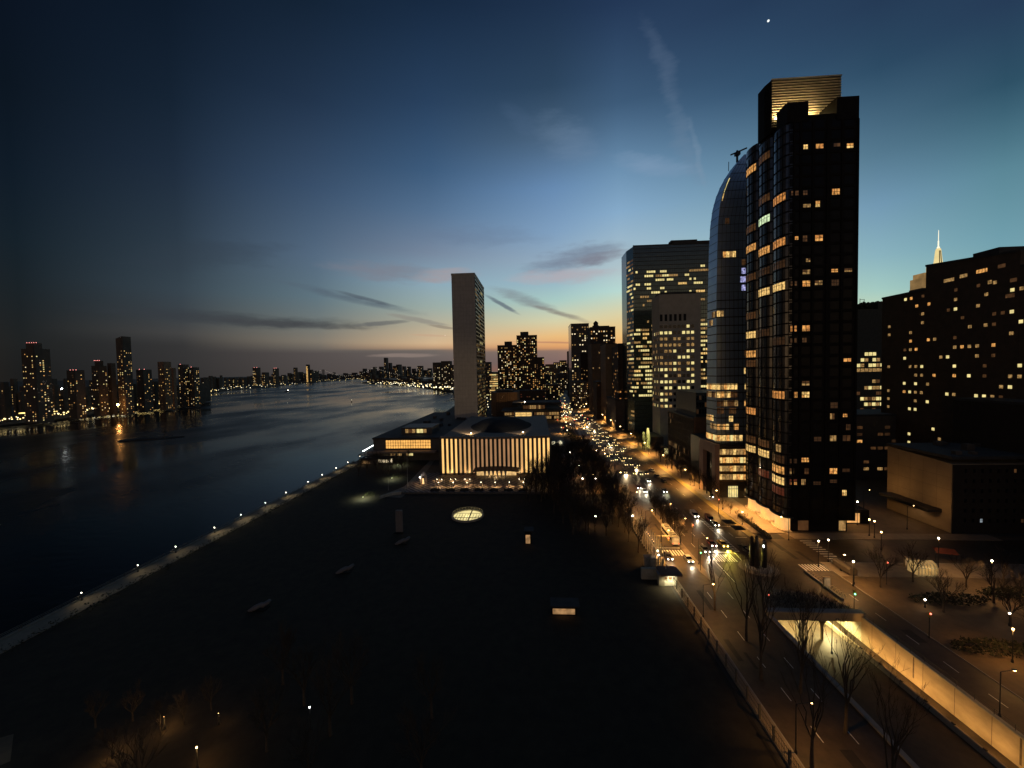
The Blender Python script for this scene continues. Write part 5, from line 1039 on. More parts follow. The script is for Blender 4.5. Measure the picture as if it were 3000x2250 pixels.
# ================================================================== TREES
BARK = mat('bark', (.08, .06, .042), .9, .3, 3); TWIG = mat('bare_twig', (.10, .072, .045), .9)
def tree_proto(seed, h, spread=.55, depth=5, r0=.22, fork=.28, nb=3):
    g_ = random.Random(seed); tr, crn = MB(), MB(); p0 = Vector((0, 0, -.15)); lean = Vector((g_.uniform(-.05, .05), g_.uniform(-.05, .05), 1)).normalized()
    pts = [p0, p0 + lean * h * fork * .5, p0 + lean * h * fork + Vector((g_.uniform(-.15, .15), g_.uniform(-.15, .15), 0))]
    tr.tube(pts[0], pts[1], r0 * 1.25, r0 * .95, 8); tr.tube(pts[1], pts[2], r0 * .95, r0 * .8, 8)
    def grow(p, d, ln, r, k):
        if k == 0 or ln < .12: return
        m_ = p + d * ln * .5 + Vector((g_.uniform(-1, 1), g_.uniform(-1, 1), g_.uniform(-.5, 1))) * ln * .07; e = m_ + (d + Vector((g_.uniform(-.2, .2), g_.uniform(-.2, .2), .08))).normalized() * ln * .5
        n_ = 6 if k > 4 else 4 if k > 2 else 3; crn.tube(p, m_, r, r * .8, n_); crn.tube(m_, e, r * .8, r * .55, n_)
        for j in range(nb if k > 1 else 2):
            t_ = g_.uniform(.35, 1) if j else 1.0; s = (m_.lerp(e, max(0, t_ * 2 - 1)) if t_ > .5 else p.lerp(m_, t_ * 2))
            a = g_.uniform(0, 6.283); o = d.orthogonal().normalized(); o2 = d.cross(o); nd = (d + (o * math.cos(a) + o2 * math.sin(a)) * g_.uniform(.35, .85) * spread * 1.5 + Vector((0, 0, .18))).normalized()
            grow(s, nd, ln * g_.uniform(.58, .82), max(.02, r * .58), k - 1)
    for j in range(4):
        a = j * 1.57 + g_.uniform(-.5, .5); grow(pts[2] - lean * g_.uniform(0, .08) * h, (lean + Vector((math.cos(a), math.sin(a), 0)) * spread * g_.uniform(.5, 1)).normalized(), h * .27, r0 * .55, depth)
    grow(pts[2], lean, h * .3, r0 * .65, depth)
    return tr.mesh('trunk', BARK), crn.mesh('crown', TWIG)
TP = [tree_proto(s, 11.5, depth=5) for s in (1, 2, 3, 4)]
TB = [tree_proto(s, 19, .30, depth=6, r0=.27, fork=.3, nb=2) for s in (11, 12, 13)]
def tree(loc, lab, grp, protos=None, sc=1.0, rz=0.0, name='bare_tree'):
    t_ = thing(name, lab, 'tree', loc, grp); a, c = random.Random(hash(tuple(round(v, 1) for v in loc)) & 0xffff).choice(protos or TP)
    t_.rotation_euler = (0, 0, rz); t_.scale = (sc, sc, sc)
    for nm, me in (('trunk', a), ('crown', c)):
        o = bpy.data.objects.new(nm, me); COL.objects.link(o); o.parent = t_
    return t_
g = random.Random(42)
def grove(n, x0, x1, y0, y1, lab, grp, s0=.85, s1=1.25, md=3.2, protos=None, ok=None):
    pts = []; tries = 0
    while len(pts) < n and tries < n * 60:
        tries += 1; x, y = g.uniform(x0, x1), g.uniform(y0, y1)
        if ok and not ok(x, y): continue
        if all((x - a) ** 2 + (y - b_) ** 2 > md * md for a, b_ in pts):
            pts.append((x, y)); tree((x, y, -.12), lab, grp, protos, g.uniform(s0, s1), g.uniform(0, 6.28))
grove(92, 6, 36, 140, 268, 'bare winter tree in the park grove beside the avenue fence', 'bare trees of the park grove', 1.0, 1.4, 2.6)
grove(22, -6, 14, 180, 222, 'bare tree before the end strips of the glowing hall', 'bare trees at the hall front', 1.1, 1.5, 2.4)
grove(30, 31, 37.5, 125, 300, 'bare tree in the row just inside the avenue fence', 'bare trees along the fence', .9, 1.2, 5)
grove(12, 48.7, 50.3, 134, 168, 'bare tree on the narrow avenue traffic island', 'bare trees on the traffic island', .7, .95, 2)
grove(28, 80.4, 84, 176, 335, 'bare street tree on the inland sidewalk before the cream and green towers', 'bare trees on the inland sidewalk', .75, 1.1, 4)
grove(14, -110, -84, 222, 252, 'dark bare tree on the lawn in front of the conference wing', 'bare trees by the conference wing', .8, 1.1, 4)
grove(24, 92, 150, 66, 114, 'bare tree on the dim plaza inland of the tunnel road', 'bare trees on the dim plaza', .8, 1.1, 7, ok=lambda x, y: x > 98 or y > 95)
grove(16, -60, -15, 22, 74, 'bare tree in the black park below the viewpoint', 'bare trees in the dark park', .9, 1.2, 6)
for i, (x, y, s, lab) in enumerate(((46.5, 88, 1.0, 'tall bare tree before the pale headlight pool on the avenue'), (43.5, 77, 1.08, 'tall bare tree rising between the fence and the sunken road'), (51, 66, .95, 'tall forked bare tree near the tunnel ramp edge'), (48, 54, .95, 'big bare tree lowest beside the ramp wall'), (54, 81, .8, 'bare tree spreading branches across the lit tunnel mouth'), (41.5, 60, .9, 'bare tree over the shadowed service road sidewalk'), (52.5, 92, .9, 'bare tree at the tree-side corner of the tunnel mouth'), (44.5, 99, .85, 'bare tree just before the guard booth lawn'), (49, 74, .95, 'slim bare tree between two taller ones beside the ramp wall'))):
    tree((x, y, -.1), lab, None, TB, s, i * 1.3)
g5 = random.Random(5)
for i in range(5): tree((102 + i * 6.5, 150 + i * 4 + 26, 0), 'small tree wrapped in string lights behind the bay-fronted tower', 'string-lit trees', TP, .5, i)
# string lights in those trees: little lamps hung on the trunks
for i in range(5):
    for k in range(3): 
        p = Vector((102 + i * 6.5 + g5.uniform(-.6, .6), 175.4 + i * 4 + g5.uniform(-.3, .3), 1.2 + k * 1.0)); o = thing('string_light', 'tiny warm light hung on a small plaza tree', 'light', tuple(p), 'string lights on the plaza trees'); MB().ball(p, .14, 6, 4).build('bulb_glass', LAMPY, o)
for px, py, lab in ((1165, 1398, 'greenish floodlit shrub by the garden path'), (1085, 1452, 'bright greenish shrub near the curved garden ramp'), (1180, 1360, 'shrub catching light before the conference wing')):
    p = atz(px, py, 0); o = thing('shrub', lab, 'shrub', tuple(p)); q = MB(); gg_ = random.Random(px)
    for _ in range(220): a, r_ = gg_.uniform(0, 6.28), 3.2 * math.sqrt(gg_.random()); v = p + Vector((math.cos(a) * r_, math.sin(a) * r_ , gg_.uniform(.1, 1.5))); q.poly([v, v + Vector((gg_.uniform(-.3, .3), gg_.uniform(-.3, .3), .25)), v + Vector((gg_.uniform(-.3, .3), gg_.uniform(-.3, .3), .05))])
    q.build('foliage', mat('shrub_leaf', (.09, .10, .04), .9, .4, 1), o)
    s = thing('garden_spotlight', 'low garden spotlight beside the ' + lab, 'spotlight', tuple(p + Vector((-2, -4, 0)))); b_ = p + Vector((-2, -4, 0)); MB().tube(b_, b_ + Vector((0, 0, .5)), .1).build('stake', STEEL, s); MB().ball(b_ + Vector((0, 0, .6)), .14, 8, 5).build('lens', glow('spot_lens', (.9, 1, .6), 3), s); lamp(s, b_ + Vector((.2, .5, 3.2)), 1900 if px == 1085 else 1300, (.92, 1, .62), .3, 'SPOT', 165)

# ================================================================== PATHS, PROMENADE, FENCES, PARK PIECES
gp = MB(); P = [atz(*q, -.09) for q in ((1282, 1338), (1268, 1340), (1185, 1425), (1110, 1455), (1175, 1458), (1215, 1428))]; gp.poly(P); struct('garden_path', gp, PAVE)
ra = thing('garden_ramp', 'pale curved garden ramp wall at the terrace corner', 'ramp', tuple(atz(1145, 1450, 0)))
q = MB(); A = [atz(1112 + 62 * k / 8, 1462 - 14 * math.sin(math.pi * .5 * k / 8), 0) for k in range(9)]
for a, c in zip(A, A[1:]): q.prism([(a.x, a.y), (c.x, c.y), (c.x, c.y + 1.2), (a.x, a.y + 1.2)], -.1, 1.3)
q.build('wall', mat('pale_ramp', (.42, .42, .36), .8), ra)
for px, py, hh, lab in ((1195, 1437, 21, 'tall thin flagpole beside the garden path'), (1138, 1436, 7, 'short thin mast above the floodlit shrubs')):
    p = atz(px, py, 0); o = thing('flagpole', lab, 'flagpole', tuple(p)); MB().lathe(p, [(.25, 0), (.12, .6), (.06, hh)], 8).build('pole', mat('pole_grey', (.35, .34, .32), .4), o); MB().ball(p + Vector((0, 0, hh)), .14, 8, 5).build('finial', STEEL, o)
rl = thing('railing', 'long dark railing along the river edge of the promenade', 'railing', (-129, 80, 0)); q = MB()
for z in (.55, .95, 1.3): q.tube((-129, -100, z), (-129, 262, z), .045, n=4)
q.box(-129.25, -128.75, -100, 262, .02, .3); q.build('rail', mat('rail_grey', (.22, .21, .18), .6), rl)
for k in range(90): MB().box(-129.06, -128.94, -98 + k * 4 - .06, -98 + k * 4 + .06, .3, 1.34).build('post', STEEL, rl)
for i, (px, py) in enumerate(((239, 1745), (404, 1666), (515, 1612), (629, 1560), (706, 1520), (778, 1484), (838, 1453), (903, 1420), (944, 1399), (985, 1378), (1019, 1361), (1054, 1342))):
    y = atx(px, py, -128.2).y
    l_ = street_lamp((-128.2, y, 0), 'white globe lamp in the row along the riverside promenade', 'promenade globe lamps', 0, (1, .84, .5), 'w', max(2.2, atx(px, py, -128.2).z), ball=True, r=.07 + .0004 * y)
    lamp(l_, (-127.4, y, 4.2), 130 if y < 130 else 300, (1, .84, .48), .3, 'SPOT', 125, to=(-125, y, 0))
q = MB(); gg_ = random.Random(9)
for k in range(2600):
    y = -90 + 345 * gg_.random(); x = -122.6 + gg_.uniform(0, 3.2); v = Vector((x, y, gg_.uniform(0, 1.6))); q.poly([v, v + Vector((gg_.uniform(-.5, .5), gg_.uniform(-.5, .5), .4)), v + Vector((gg_.uniform(-.5, .5), gg_.uniform(-.5, .5), 0))])
tag(q.build('hedge', mat('hedge_leaf', (.03, .035, .018), .9, .4, .8), origin=(-121, 80, 0)), 'long ragged hedge between the promenade and the black lawn', 'hedge')
for px, py, kind, lab in ((1170, 1530, 'slab', 'tall pale slab sculpture standing on the dark lawn'), (1179, 1592, 'rock', 'small pale angular sculpture just before the pale slab'), (760, 1785, 'rock', 'pale reclining sculpture alone on the black lawn'), (1010, 1676, 'rock', 'faint pale sculpture deep in the black lawn')):
    p = atz(px, py + (30 if kind == 'slab' else 0), -.1); o = thing('sculpture', lab, 'sculpture', tuple(p)); PS = mat('pale_sculpture', (.16, .15, .15), .7, .15, 1)
    if kind == 'slab': MB().prism([(p.x - 1.4, p.y), (p.x + 1.4, p.y), (p.x + 1.1, p.y + 1), (p.x - 1.1, p.y + 1)], -.1, 8.5).build('slab', PS, o)
    else: MB().loft([[(p.x + dx + 1.0 * s * math.cos(a), p.y + dx * .4 + .8 * s * math.sin(a), p.z + .9 + s * .9 * math.sin(a * 1 + 1) + dx * .25) for a in [2 * math.pi * j / 9 for j in range(9)]] for dx, s in ((-2.4, .15), (-1.6, .8), (-.4, 1.0), (.6, .6), (1.5, 1.05), (2.4, .3))]).build('body', PS, o, smooth=True)
    MB().box(p.x - 2, p.x + 2, p.y - 1, p.y + 1.4, -.12, .05).build('plinth', DT, o)
for px, py, w, h, lab in ((1547, 1594, 1.6, 4.6, 'small lit doorway hut alone on the dark lawn'), (1652, 1802, 5.6, 2.2, 'low pavilion with a warm glow under its dark roof')):
    p = atz(px, py, -.1); o = thing('hut', lab, 'hut', tuple(p)); MB().box(p.x - w / 2 - .3, p.x + w / 2 + .4, p.y + .06, p.y + 3, -.1, h).build('wall', DT, o); MB().box(p.x - w / 2 - .5, p.x + w / 2 + 1.2, p.y - .6, p.y + 3.2, h, h + .3).build('roof', ROOFM, o)
    MB().quad((p.x - w / 2, p.y, .1), (p.x + w / 2, p.y, .1), (p.x + w / 2, p.y, h * .7), (p.x - w / 2, p.y, h * .7)).build('door_glazing', glow('hut_glow', (1, .56, .24), .28, .5, .8), o); lamp(o, p + Vector((0, -.4, h * .8)), 8, (1, .6, .3), .2, 'SPOT', 160)
fn = thing('fence', 'long iron park fence along the avenue sidewalk', 'fence', (38.2, 180, 0)); q = MB()
for z in (.25, 1.3, 2.2): q.tube((38.2, 20, z), (38.2, 340, z), .05, n=4)
for k in range(800): q.box(38.18, 38.22, 20 + k * .4 - .015, 20 + k * .4 + .015, .1, 2.4)
q.build('picket_panel', mat('fence_iron', (.10, .09, .075), .6, metal=.3), fn)
for k in range(80): MB().box(38.05, 38.35, 20 + k * 4 - .15, 20 + k * 4 + .15, -.1, 2.6).build('post', mat('fence_post', (.14, .12, .09), .8), fn)
for i in range(20):
    y = 112 + i * 2.05; o = thing('flagpole', 'bare white flagpole in the row beside the park fence', 'flagpole', (36.6, y, 0), 'flagpoles by the park fence'); p = Vector((36.6, y, 0))
    MB().lathe(p, [(.22, 0), (.13, .5), (.10, 4), (.06, 9.5)], 7).build('pole', mat('white_pole', (.62, .56, .46), .4), o); MB().ball(p + Vector((0, 0, 9.6)), .15, 7, 4).build('finial', mat('gilt', (.5, .36, .12), .3, metal=.8), o)
for i in range(10):
    p = atz(1713 + i * 3.0, 1352 - i * 3, 0); o = thing('flagpole', 'thin grey flagpole in the cluster by the oval lawn', 'flagpole', tuple(p), 'flagpoles by the oval lawn'); MB().lathe(p, [(.2, 0), (.12, .5), (.07, 12)], 6).build('pole', mat('pole_grey', (.35, .34, .32), .4), o); MB().ball(p + Vector((0, 0, 12)), .15, 6, 4).build('finial', STEEL, o)
for i, px in enumerate((1887, 1891, 1895, 1899, 1903, 1907, 1911, 1915)):
    p = atz(px, 1548 + i * 5.4, 1.0); o = thing('bollard_light', 'small glowing bollard in the row on the fence-side sidewalk', 'bollard', (p.x, p.y, 0), 'sidewalk bollard lights'); MB().tube((p.x, p.y, 0), (p.x, p.y, .9), .1).build('post', STEEL, o); MB().ball(p, .13, 8, 5).build('lens', glow('bollard_lens', (1, .8, .5), 3), o)
# oval lawn in the forecourt and its clipped hedge rows
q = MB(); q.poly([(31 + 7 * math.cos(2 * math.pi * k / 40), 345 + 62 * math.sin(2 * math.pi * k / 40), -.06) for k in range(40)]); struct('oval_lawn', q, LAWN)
for i in range(9):
    y = 300 + i * 11; o = thing('hedge', 'short dark clipped hedge across the oval lawn', 'hedge', (33, y, 0), 'clipped hedges on the oval lawn'); m_ = MB(); gg_ = random.Random(i)
    for _ in range(50): m_.ball((33 + gg_.uniform(-3.4, 3.4), y + gg_.uniform(-.7, .7), .5 + gg_.random() * .6), gg_.uniform(.25, .5), 5, 3)
    m_.build('foliage', mat('hedge_leaf', (.03, .035, .018), .9, .4, .8), o)
for px, py, s, lab in ((1622, 1307, 1.0, 'pale rounded canvas tent at the hall corner'), (1641, 1305, 1.1, 'second pale canvas tent nearer the avenue')):
    p = atz(px, py, 0); o = thing('tent', lab, 'tent', tuple(p)); MB().lathe(p, [(2.8 * s, 0), (2.8 * s, 2.2), (2.5 * s, 3.2), (1.4 * s, 4.2), (.1, 4.6)], 14).build('canvas', mat('tent_canvas', (.75, .72, .62), .8), o, smooth=True); lamp(o, p + Vector((0, -4.5, 4)), 350, (1, .92, .65), .3, 'SPOT', 140, to=tuple(p + Vector((0, 0, 1.5)))); MB().tube(p + Vector((0, -4.5, 0)), p + Vector((0, -4.5, 3.9)), .05).build('lamp_post', STEEL, o)

# ================================================================== STREET FURNITURE
bt = thing('guard_booth', 'small white-lit guard booth with three windows by the park gate', 'booth', tuple(atz(1964, 1716, 0))); p = base(bt)
MB().box(p.x - 1.9, p.x + 1.9, p.y, p.y + 3, 0, 1.15).box(p.x - 1.9, p.x + 1.9, p.y, p.y + 3, 2.55, 3.1).box(p.x - 1.9, p.x - 1.7, p.y, p.y + 3, 1.15, 2.55).box(p.x + 1.7, p.x + 1.9, p.y, p.y + 3, 1.15, 2.55).build('wall', mat('booth_paint', (.75, .72, .6), .6), bt)
MB().box(p.x - 2.9, p.x + 2.9, p.y - 1.2, p.y + 3.8, 3.3, 3.7).build('roof', mat('booth_roof', (.16, .09, .07), .7), bt); MB().quad((p.x - 1.7, p.y + 1.4, 1.15), (p.x + 1.7, p.y + 1.4, 1.15), (p.x + 1.7, p.y + 1.4, 2.55), (p.x - 1.7, p.y + 1.4, 2.55)).build('window', WL['e'], bt)
q = MB()
for dx in (-1.7, -.6, .6, 1.7): q.box(p.x + dx - .12, p.x + dx + .12, p.y - .03, p.y + .1, 1.1, 2.6)
q.build('window_frame', mat('booth_paint', (.75, .72, .6)), bt); MB().box(p.x - 1, p.x + 1, p.y - .9, p.y - .6, 3.1, 3.25).build('light_fitting', glow('booth_light', (1, .93, .62), 5), bt); lamp(bt, (p.x, p.y - 1.0, 3.0), 1100, (1, .86, .5), .3, 'SPOT', 165)
for i, (px, py, lab) in enumerate(((1896, 1660, 'pale stone gate pier at the end of the flagpole row'), (1912, 1664, 'second pale gate pier beside the flagpole row'), (1936, 1712, 'pale stone gate pier beside the guard booth'))):
    p = atz(px, py, 0); o = thing('gate_pier', lab, 'pier', tuple(p)); MB().box(p.x - .8, p.x + .8, p.y - .8, p.y + .8, 0, 3.1).build('shaft', mat('pier_stone', (.42, .38, .28), .85), o); MB().box(p.x - 1, p.x + 1, p.y - 1, p.y + 1, 3.1, 3.45).build('cap', KERB, o)
bw_ = MB().box(30, 38, 113, 114, 0, 3.2); tag(bw_.build('gate_wall', mat('pier_stone', (.42, .38, .28)), origin=(34, 113.5, 0)), 'pale gate wall lit beside the guard booth', 'wall')
def signal(px, py, h, lab, arm=None, lit='r', grp=None):
    p = atz(px, py, 0); o = thing('traffic_light', lab, 'traffic light', tuple(p), grp); MB().lathe(p, [(.18, 0), (.1, .4), (.08, h)], 8).build('pole', STEEL, o)
    if arm: MB().tube(p + Vector((arm[0], 0, h)), p + Vector((arm[1], 0, h)), .09).build('arm', mat('arm_grey', (.35, .30, .22), .5), o)
    x = p.x + (arm[1] * .8 if arm else 0); z = h - (1.0 if arm else .2)
    hb_ = MB().box(x - .2, x + .2, p.y - .2, p.y + .16, z - .55, z + .55).build('signal_head', mat('signal_yellow', (.35, .24, .03), .5), o)
    MB().ball((x, p.y - .26, z + (.33 if lit == 'r' else -.33)), .17, 8, 5).build('lens', BULB[lit], o)
    return o
signal(1938, 1618, 5.6, 'traffic signal with a crossbar arm at the fence-side crosswalk', (-3.4, 2.8), 'r')
signal(2029, 1592, 6.5, 'slim signal pole between the avenue lanes', None, 'r'); signal(2052, 1672, 6.2, 'signal pole at the tip of the traffic island', None, 'g')
signal(2105, 1505, 6.0, 'signal mast at the corner by the pink portal', None, 'r'); signal(2196, 1650, 5, 'signal pole beside the dark column sculptures', None, 'r')
signal(2597, 1712, 6.2, 'signal pole on the dim inland corner', None, 'r'); signal(2722, 1868, 5.5, 'lone red signal over the empty inland crossing', None, 'r'); signal(2250, 1800, 5, 'red signal over the tunnel roadway end', None, 'r'); signal(2502, 1790, 5, 'signal post at the tunnel wall corner', None, 'g')
# the clustered dark columns on their round island
st = thing('sculpture', 'cluster of tall dark columnar figures on the round traffic island', 'sculpture', (67.2, 120.3, .14))
for dx, dy, h, r in ((-1.7, .6, 9.6, .75), (-.9, -.5, 10.3, .7), (-.2, .9, 9.2, .55), (1.4, -.3, 8.9, .7), (2.1, .5, 8.3, .6)):
    MB().lathe((67.2 + dx, 120.3 + dy, .1), [(r * .95, 0), (r, .6), (r * .9, 2), (r * 1.0, h * .5), (r * .85, h * .78), (r * .6, h * .86), (r * .72, h * .93), (r * .4, h)], 9).build('column', mat('dark_bronze', (.03, .022, .018), .45, metal=.4), st)
MB().lathe((67.2, 120.3, 0), [(3.6, .1), (3.5, .45), (3.3, .5)], 24).build('plinth', CONC, st)
o = thing('globe_lamp', 'small white globe lamp between the dark columns', 'lamp', (67.4, 118.8, .1)); MB().tube((67.4, 118.2, .14), (67.4, 118.2, 7.6), .06).build('post', STEEL, o); MB().ball((67.4, 118.2, 7.8), .26, 8, 5).build('globe', LAMPC, o)
for i in range(14):
    f_ = i / 13; x, y = 80.2 + .4 * f_, 117.6 - 12.2 * f_
    if i == 8: continue
    o = thing('bike_rack', 'pale metal hoop in the row along the kerb above the tunnel', 'bike rack', (x, y, 0), 'hoop rack row by the tunnel kerb'); q = MB(); pts = [Vector((x + .0 + .75 * math.cos(a), y, .95 * math.sin(a) * 1.15)) for a in [math.pi * k / 9 for k in range(10)]]
    for a, c in zip(pts, pts[1:]): q.tube(a, c, .06, n=5)
    q.build('hoop', mat('hoop_metal', (.55, .46, .34), .4, metal=.2), o)
tag(MB().box(79.2, 79.7, 104, 118.4, -.1, .5).build('low_wall', KERB, origin=(79.4, 111, 0)), 'low pale kerb wall under the hoop racks', 'wall')
for px, py, lab in ((2135, 1528, 'dark square patio umbrella on the lit sidewalk nearer the portal'), (2162, 1546, 'second dark square umbrella on the lit sidewalk')):
    p = atz(px, py, 2.4); o = thing('patio_umbrella', lab, 'umbrella', (p.x, p.y, .08)); MB().tube((p.x, p.y, .08), (p.x, p.y, 2.9), .05).build('pole', STEEL, o); MB().loft([[(p.x + w * a, p.y + w * c, z) for a, c in ((-1, -1), (1, -1), (1, 1), (-1, 1))] for w, z in ((1.9, 2.3), (1.9, 2.42), (.1, 3.0))]).build('canopy', mat('umbrella_cloth', (.02, .025, .02), .9), o)
A, B = atz(2165, 1512, .08), atz(2255, 1580, .08); o = thing('planter', 'long dark hedge planter on the glowing sidewalk below the curved bays', 'planter', tuple((A + B) / 2)); d = (B - A)
q = MB().prism([(A.x - .5, A.y), (B.x - .5, B.y), (B.x + .7, B.y), (A.x + .7, A.y)], .08, .8).build('box', mat('planter_box', (.05, .045, .04)), o); m_ = MB(); gg_ = random.Random(1)
for _ in range(260): f_ = gg_.random(); m_.ball((A.x + d.x * f_ + gg_.uniform(-.5, .7), A.y + d.y * f_, .85 + gg_.random() * .5), gg_.uniform(.12, .3), 5, 3)
m_.build('shrub', mat('planter_shrub', (.03, .035, .018)), o)
grove(5, 80.4, 81.6, 148, 172, 'small bare street tree on the glowing sidewalk below the bays', 'sidewalk trees below the bays', .35, .45, 4)
# pavilions and kiosks on the inland side
p = atz(2702, 1680, 0); o = thing('conservatory_kiosk', 'small glowing greenhouse-like pavilion with arched white ribs on the dim plaza', 'pavilion', tuple(p)); KG = glow('kiosk_glow', (1, .62, .22), .34, .3, .6)
q = MB(); W2, L2 = 1.7, 2.6; prof = [(-W2, 0), (-W2, 2.4), (-W2 * .75, 3.3), (0, 3.9), (W2 * .75, 3.3), (W2, 2.4), (W2, 0)]
q.loft([[(p.x + s * L2, p.y + u, v) for u, v in prof] for s in (-1, 1)], closed=False, cap=False); q.poly([(p.x - L2, p.y + u, v) for u, v in prof]); q.poly([(p.x + L2, p.y + u, v) for u, v in prof]); q.build('glazing', KG, o)
q = MB()
for s in range(7):
    x = p.x - L2 + s * L2 / 3
    for a, c in zip(prof, prof[1:]): q.tube((x, p.y + a[0] * 1.03, a[1] + .04), (x, p.y + c[0] * 1.03, c[1] + .04), .11, n=4)
for z in (0.3, 2.4): q.tube((p.x - L2, p.y - W2 * 1.02, z), (p.x + L2, p.y - W2 * 1.02, z), .09, n=4)
q.build('frame', mat('white_frame', (.65, .58, .42), .6), o); MB().box(p.x - L2 - .2, p.x + L2 + .2, p.y - W2 - .2, p.y + W2 + .2, -.1, .12).build('base', CONC, o); lamp(o, (p.x, p.y - 3.2, 3.4), 160, (1, .76, .36), .3, 'SPOT', 165)
p = atz(2526, 1590, 0); o = thing('storefront', 'glowing orange storefront bay beside the foot of the dark bay-fronted tower', 'storefront', (121, 152, 0))
MB().box(118.5, 128, 155.4, 165, 0, 5.2).build('wall', DT, o); MB().quad((118.7, 155.35, .3), (124.5, 155.35, .3), (124.5, 155.35, 4.4), (118.7, 155.35, 4.4)).build('window', glow('shop_glow', (1, .50, .16), .75, .25, .5), o); MB().box(118.3, 125, 154.2, 155.3, 4.5, 4.9).build('awning', DT, o); lamp(o, (121.5, 153.8, 4.2), 260, (1, .55, .2), .3, 'SPOT', 165)
for px, py, lab in ((2424, 1722, 'lit advertising kiosk panel on the plaza edge'), (2660, 1660, 'small lit bench shelter before the greenhouse pavilion')):
    p = atz(px, py, 0); o = thing('shelter', lab, 'shelter', tuple(p)); MB().box(p.x - .9, p.x + .9, p.y + .05, p.y + .5, 0, 2.9).build('frame', mat('shelter_frame', (.4, .3, .18), .6), o); MB().quad((p.x - .75, p.y, .4), (p.x + .75, p.y, .4), (p.x + .75, p.y, 2.7), (p.x - .75, p.y, 2.7)).build('panel', glow('panel_glow', (1, .62, .28), .22, .5, 1), o)
o = thing('awning', 'faint red-lit sloping awning beyond the dim plaza', 'awning', tuple(atz(2760, 1622, 2))); p = base(o); MB().prism([(p.x - 2, p.y - .5), (p.x + 3, p.y - 2), (p.x + 3, p.y - .6), (p.x - 2, p.y + .9)], [2.4, 2.4, 3.6, 3.6], [2.5, 2.5, 3.7, 3.7]).build('canvas', mat('awning_cloth', (.10, .022, .012), .8), o)
for s, d_ in ((-1.9, 0), (2.9, -1.4)): MB().tube((p.x + s, p.y + d_, 0), (p.x + s, p.y + d_, 2.9), .07).build('post', STEEL, o)

# lamps whose glow the photo shows
for px, py, h, pw, b_, lab in ((2398, 1585, 8, 900, 'w', 'bright white street lamp before the foot of the dark tower'), (2427, 1582, 7, 200, 'w', 'small lamp just inland of the bright white lamp'), (2500, 1645, 7, 700, 'w', 'lamp over the parked trailer on the plaza road'), (2750, 1577, 9, 700, 'w', 'white street lamp above the red-lit awning'), (2906, 1643, 9, 1100, 'w', 'white street lamp over the pale inland pavement'), (2968, 1843, 7, 900, 'y', 'warm lamp over the dim corner by the black hedge'), (2710, 1757, 2, 30, 'w', 'low path lamp on the dark plaza'), (2958, 1797, 3, 30, 'w', 'tiny lamp by the black hedge'), (2512, 1470, 9, 300, 'w', 'small lamp beyond the dark tower corner'), (2547, 1522, 6, 200, 'y', 'lamp by the string-lit trees'), (2582, 1559, 6, 200, 'y', 'lamp in front of the tan-walled building'), (2562, 1527, 6, 0, 'y', 'second lamp by the string-lit trees'),
                              (1927, 1614, 4, 120, 'w', 'white lamp over the fence-side crosswalk'), (1930, 1626, 4, 120, 'w', 'lamp just before the fence-side crosswalk'), (1853, 1511, 6, 200, 'w', 'white lamp at the end of the fence tree row'), (2175, 1500, 5, 450, 'y', 'warm lamp on the glowing sidewalk'), (1745, 1402, 7, 400, 'w', 'bright lamp inside the bare park grove'), (1697, 1365, 6, 300, 'w', 'white lamp by the curved drive'), (1669, 1325, 6, 300, 'w', 'lamp on the bend of the curved drive'), (1738, 1390, 5, 150, 'y', 'small warm lamp inside the bare park grove'), (1707, 1402, 4, 60, 'w', 'small lamp at the hall side of the grove'), (1584, 1241, 6, 200, 'w', 'lamp in the forecourt behind the dome'), (1590, 1256, 12, 200, 'w', 'tall mast lamp in the forecourt'), (1230, 1398, 4, 100, 'c', 'small cool lamp on the garden path'), (1747, 1320, 4, 100, 'w', 'lamp at the near end of the oval lawn'), (1612, 1398, 5, 60, 'y', 'dim lamp by the hall corner trees'), (1745, 1512, 4, 90, 'w', 'lone lamp low in the bare grove')):
    p = atz(px, py, h); street_lamp((p.x, p.y, 0), lab, None, pw * (2.2 if p.x > 85 and p.y < 180 else 4.0), (1, .46, .11) if b_ == 'y' else (1, .52, .17), b_, h, ball=True, r=.11 + .0009 * p.y)
for i, y in enumerate((112, 140, 170, 205, 240, 280, 320, 360, 405, 455, 520, 600, 700, 820)): street_lamp((79.9 if y > 143 else 88.4, y, 0), 'sodium street lamp on the inland kerb of the avenue', 'inland avenue street lamps', 17000 if y > 200 else 9000 if y > 145 else 2300, arm=-2.6, rz=0, r=.16 + .0009 * y)
for i, y in enumerate((30, 62, 96, 128, 146, 168, 200, 245, 295, 350, 415, 490, 580)): street_lamp((40.4, y, 0), 'sodium street lamp on the park kerb of the avenue', 'park-side avenue street lamps', 8000 if y > 120 else 1700, arm=2.4, r=.16 + .0009 * y)
for i, y in enumerate((122, 138, 153)): street_lamp((49.4 if y > 125 else 50, y, .1), 'slim double-lit lamp pole on the narrow traffic island', 'traffic island lamps', 6000 if y > 125 else 3000, arm=2.6, r=.22)
for i, y in enumerate((35, 70)): street_lamp((79.6, y, 0), 'sodium lamp on the wall-top road above the tunnel ramp', 'wall-top street lamps', 1000, arm=2.2, r=.2)
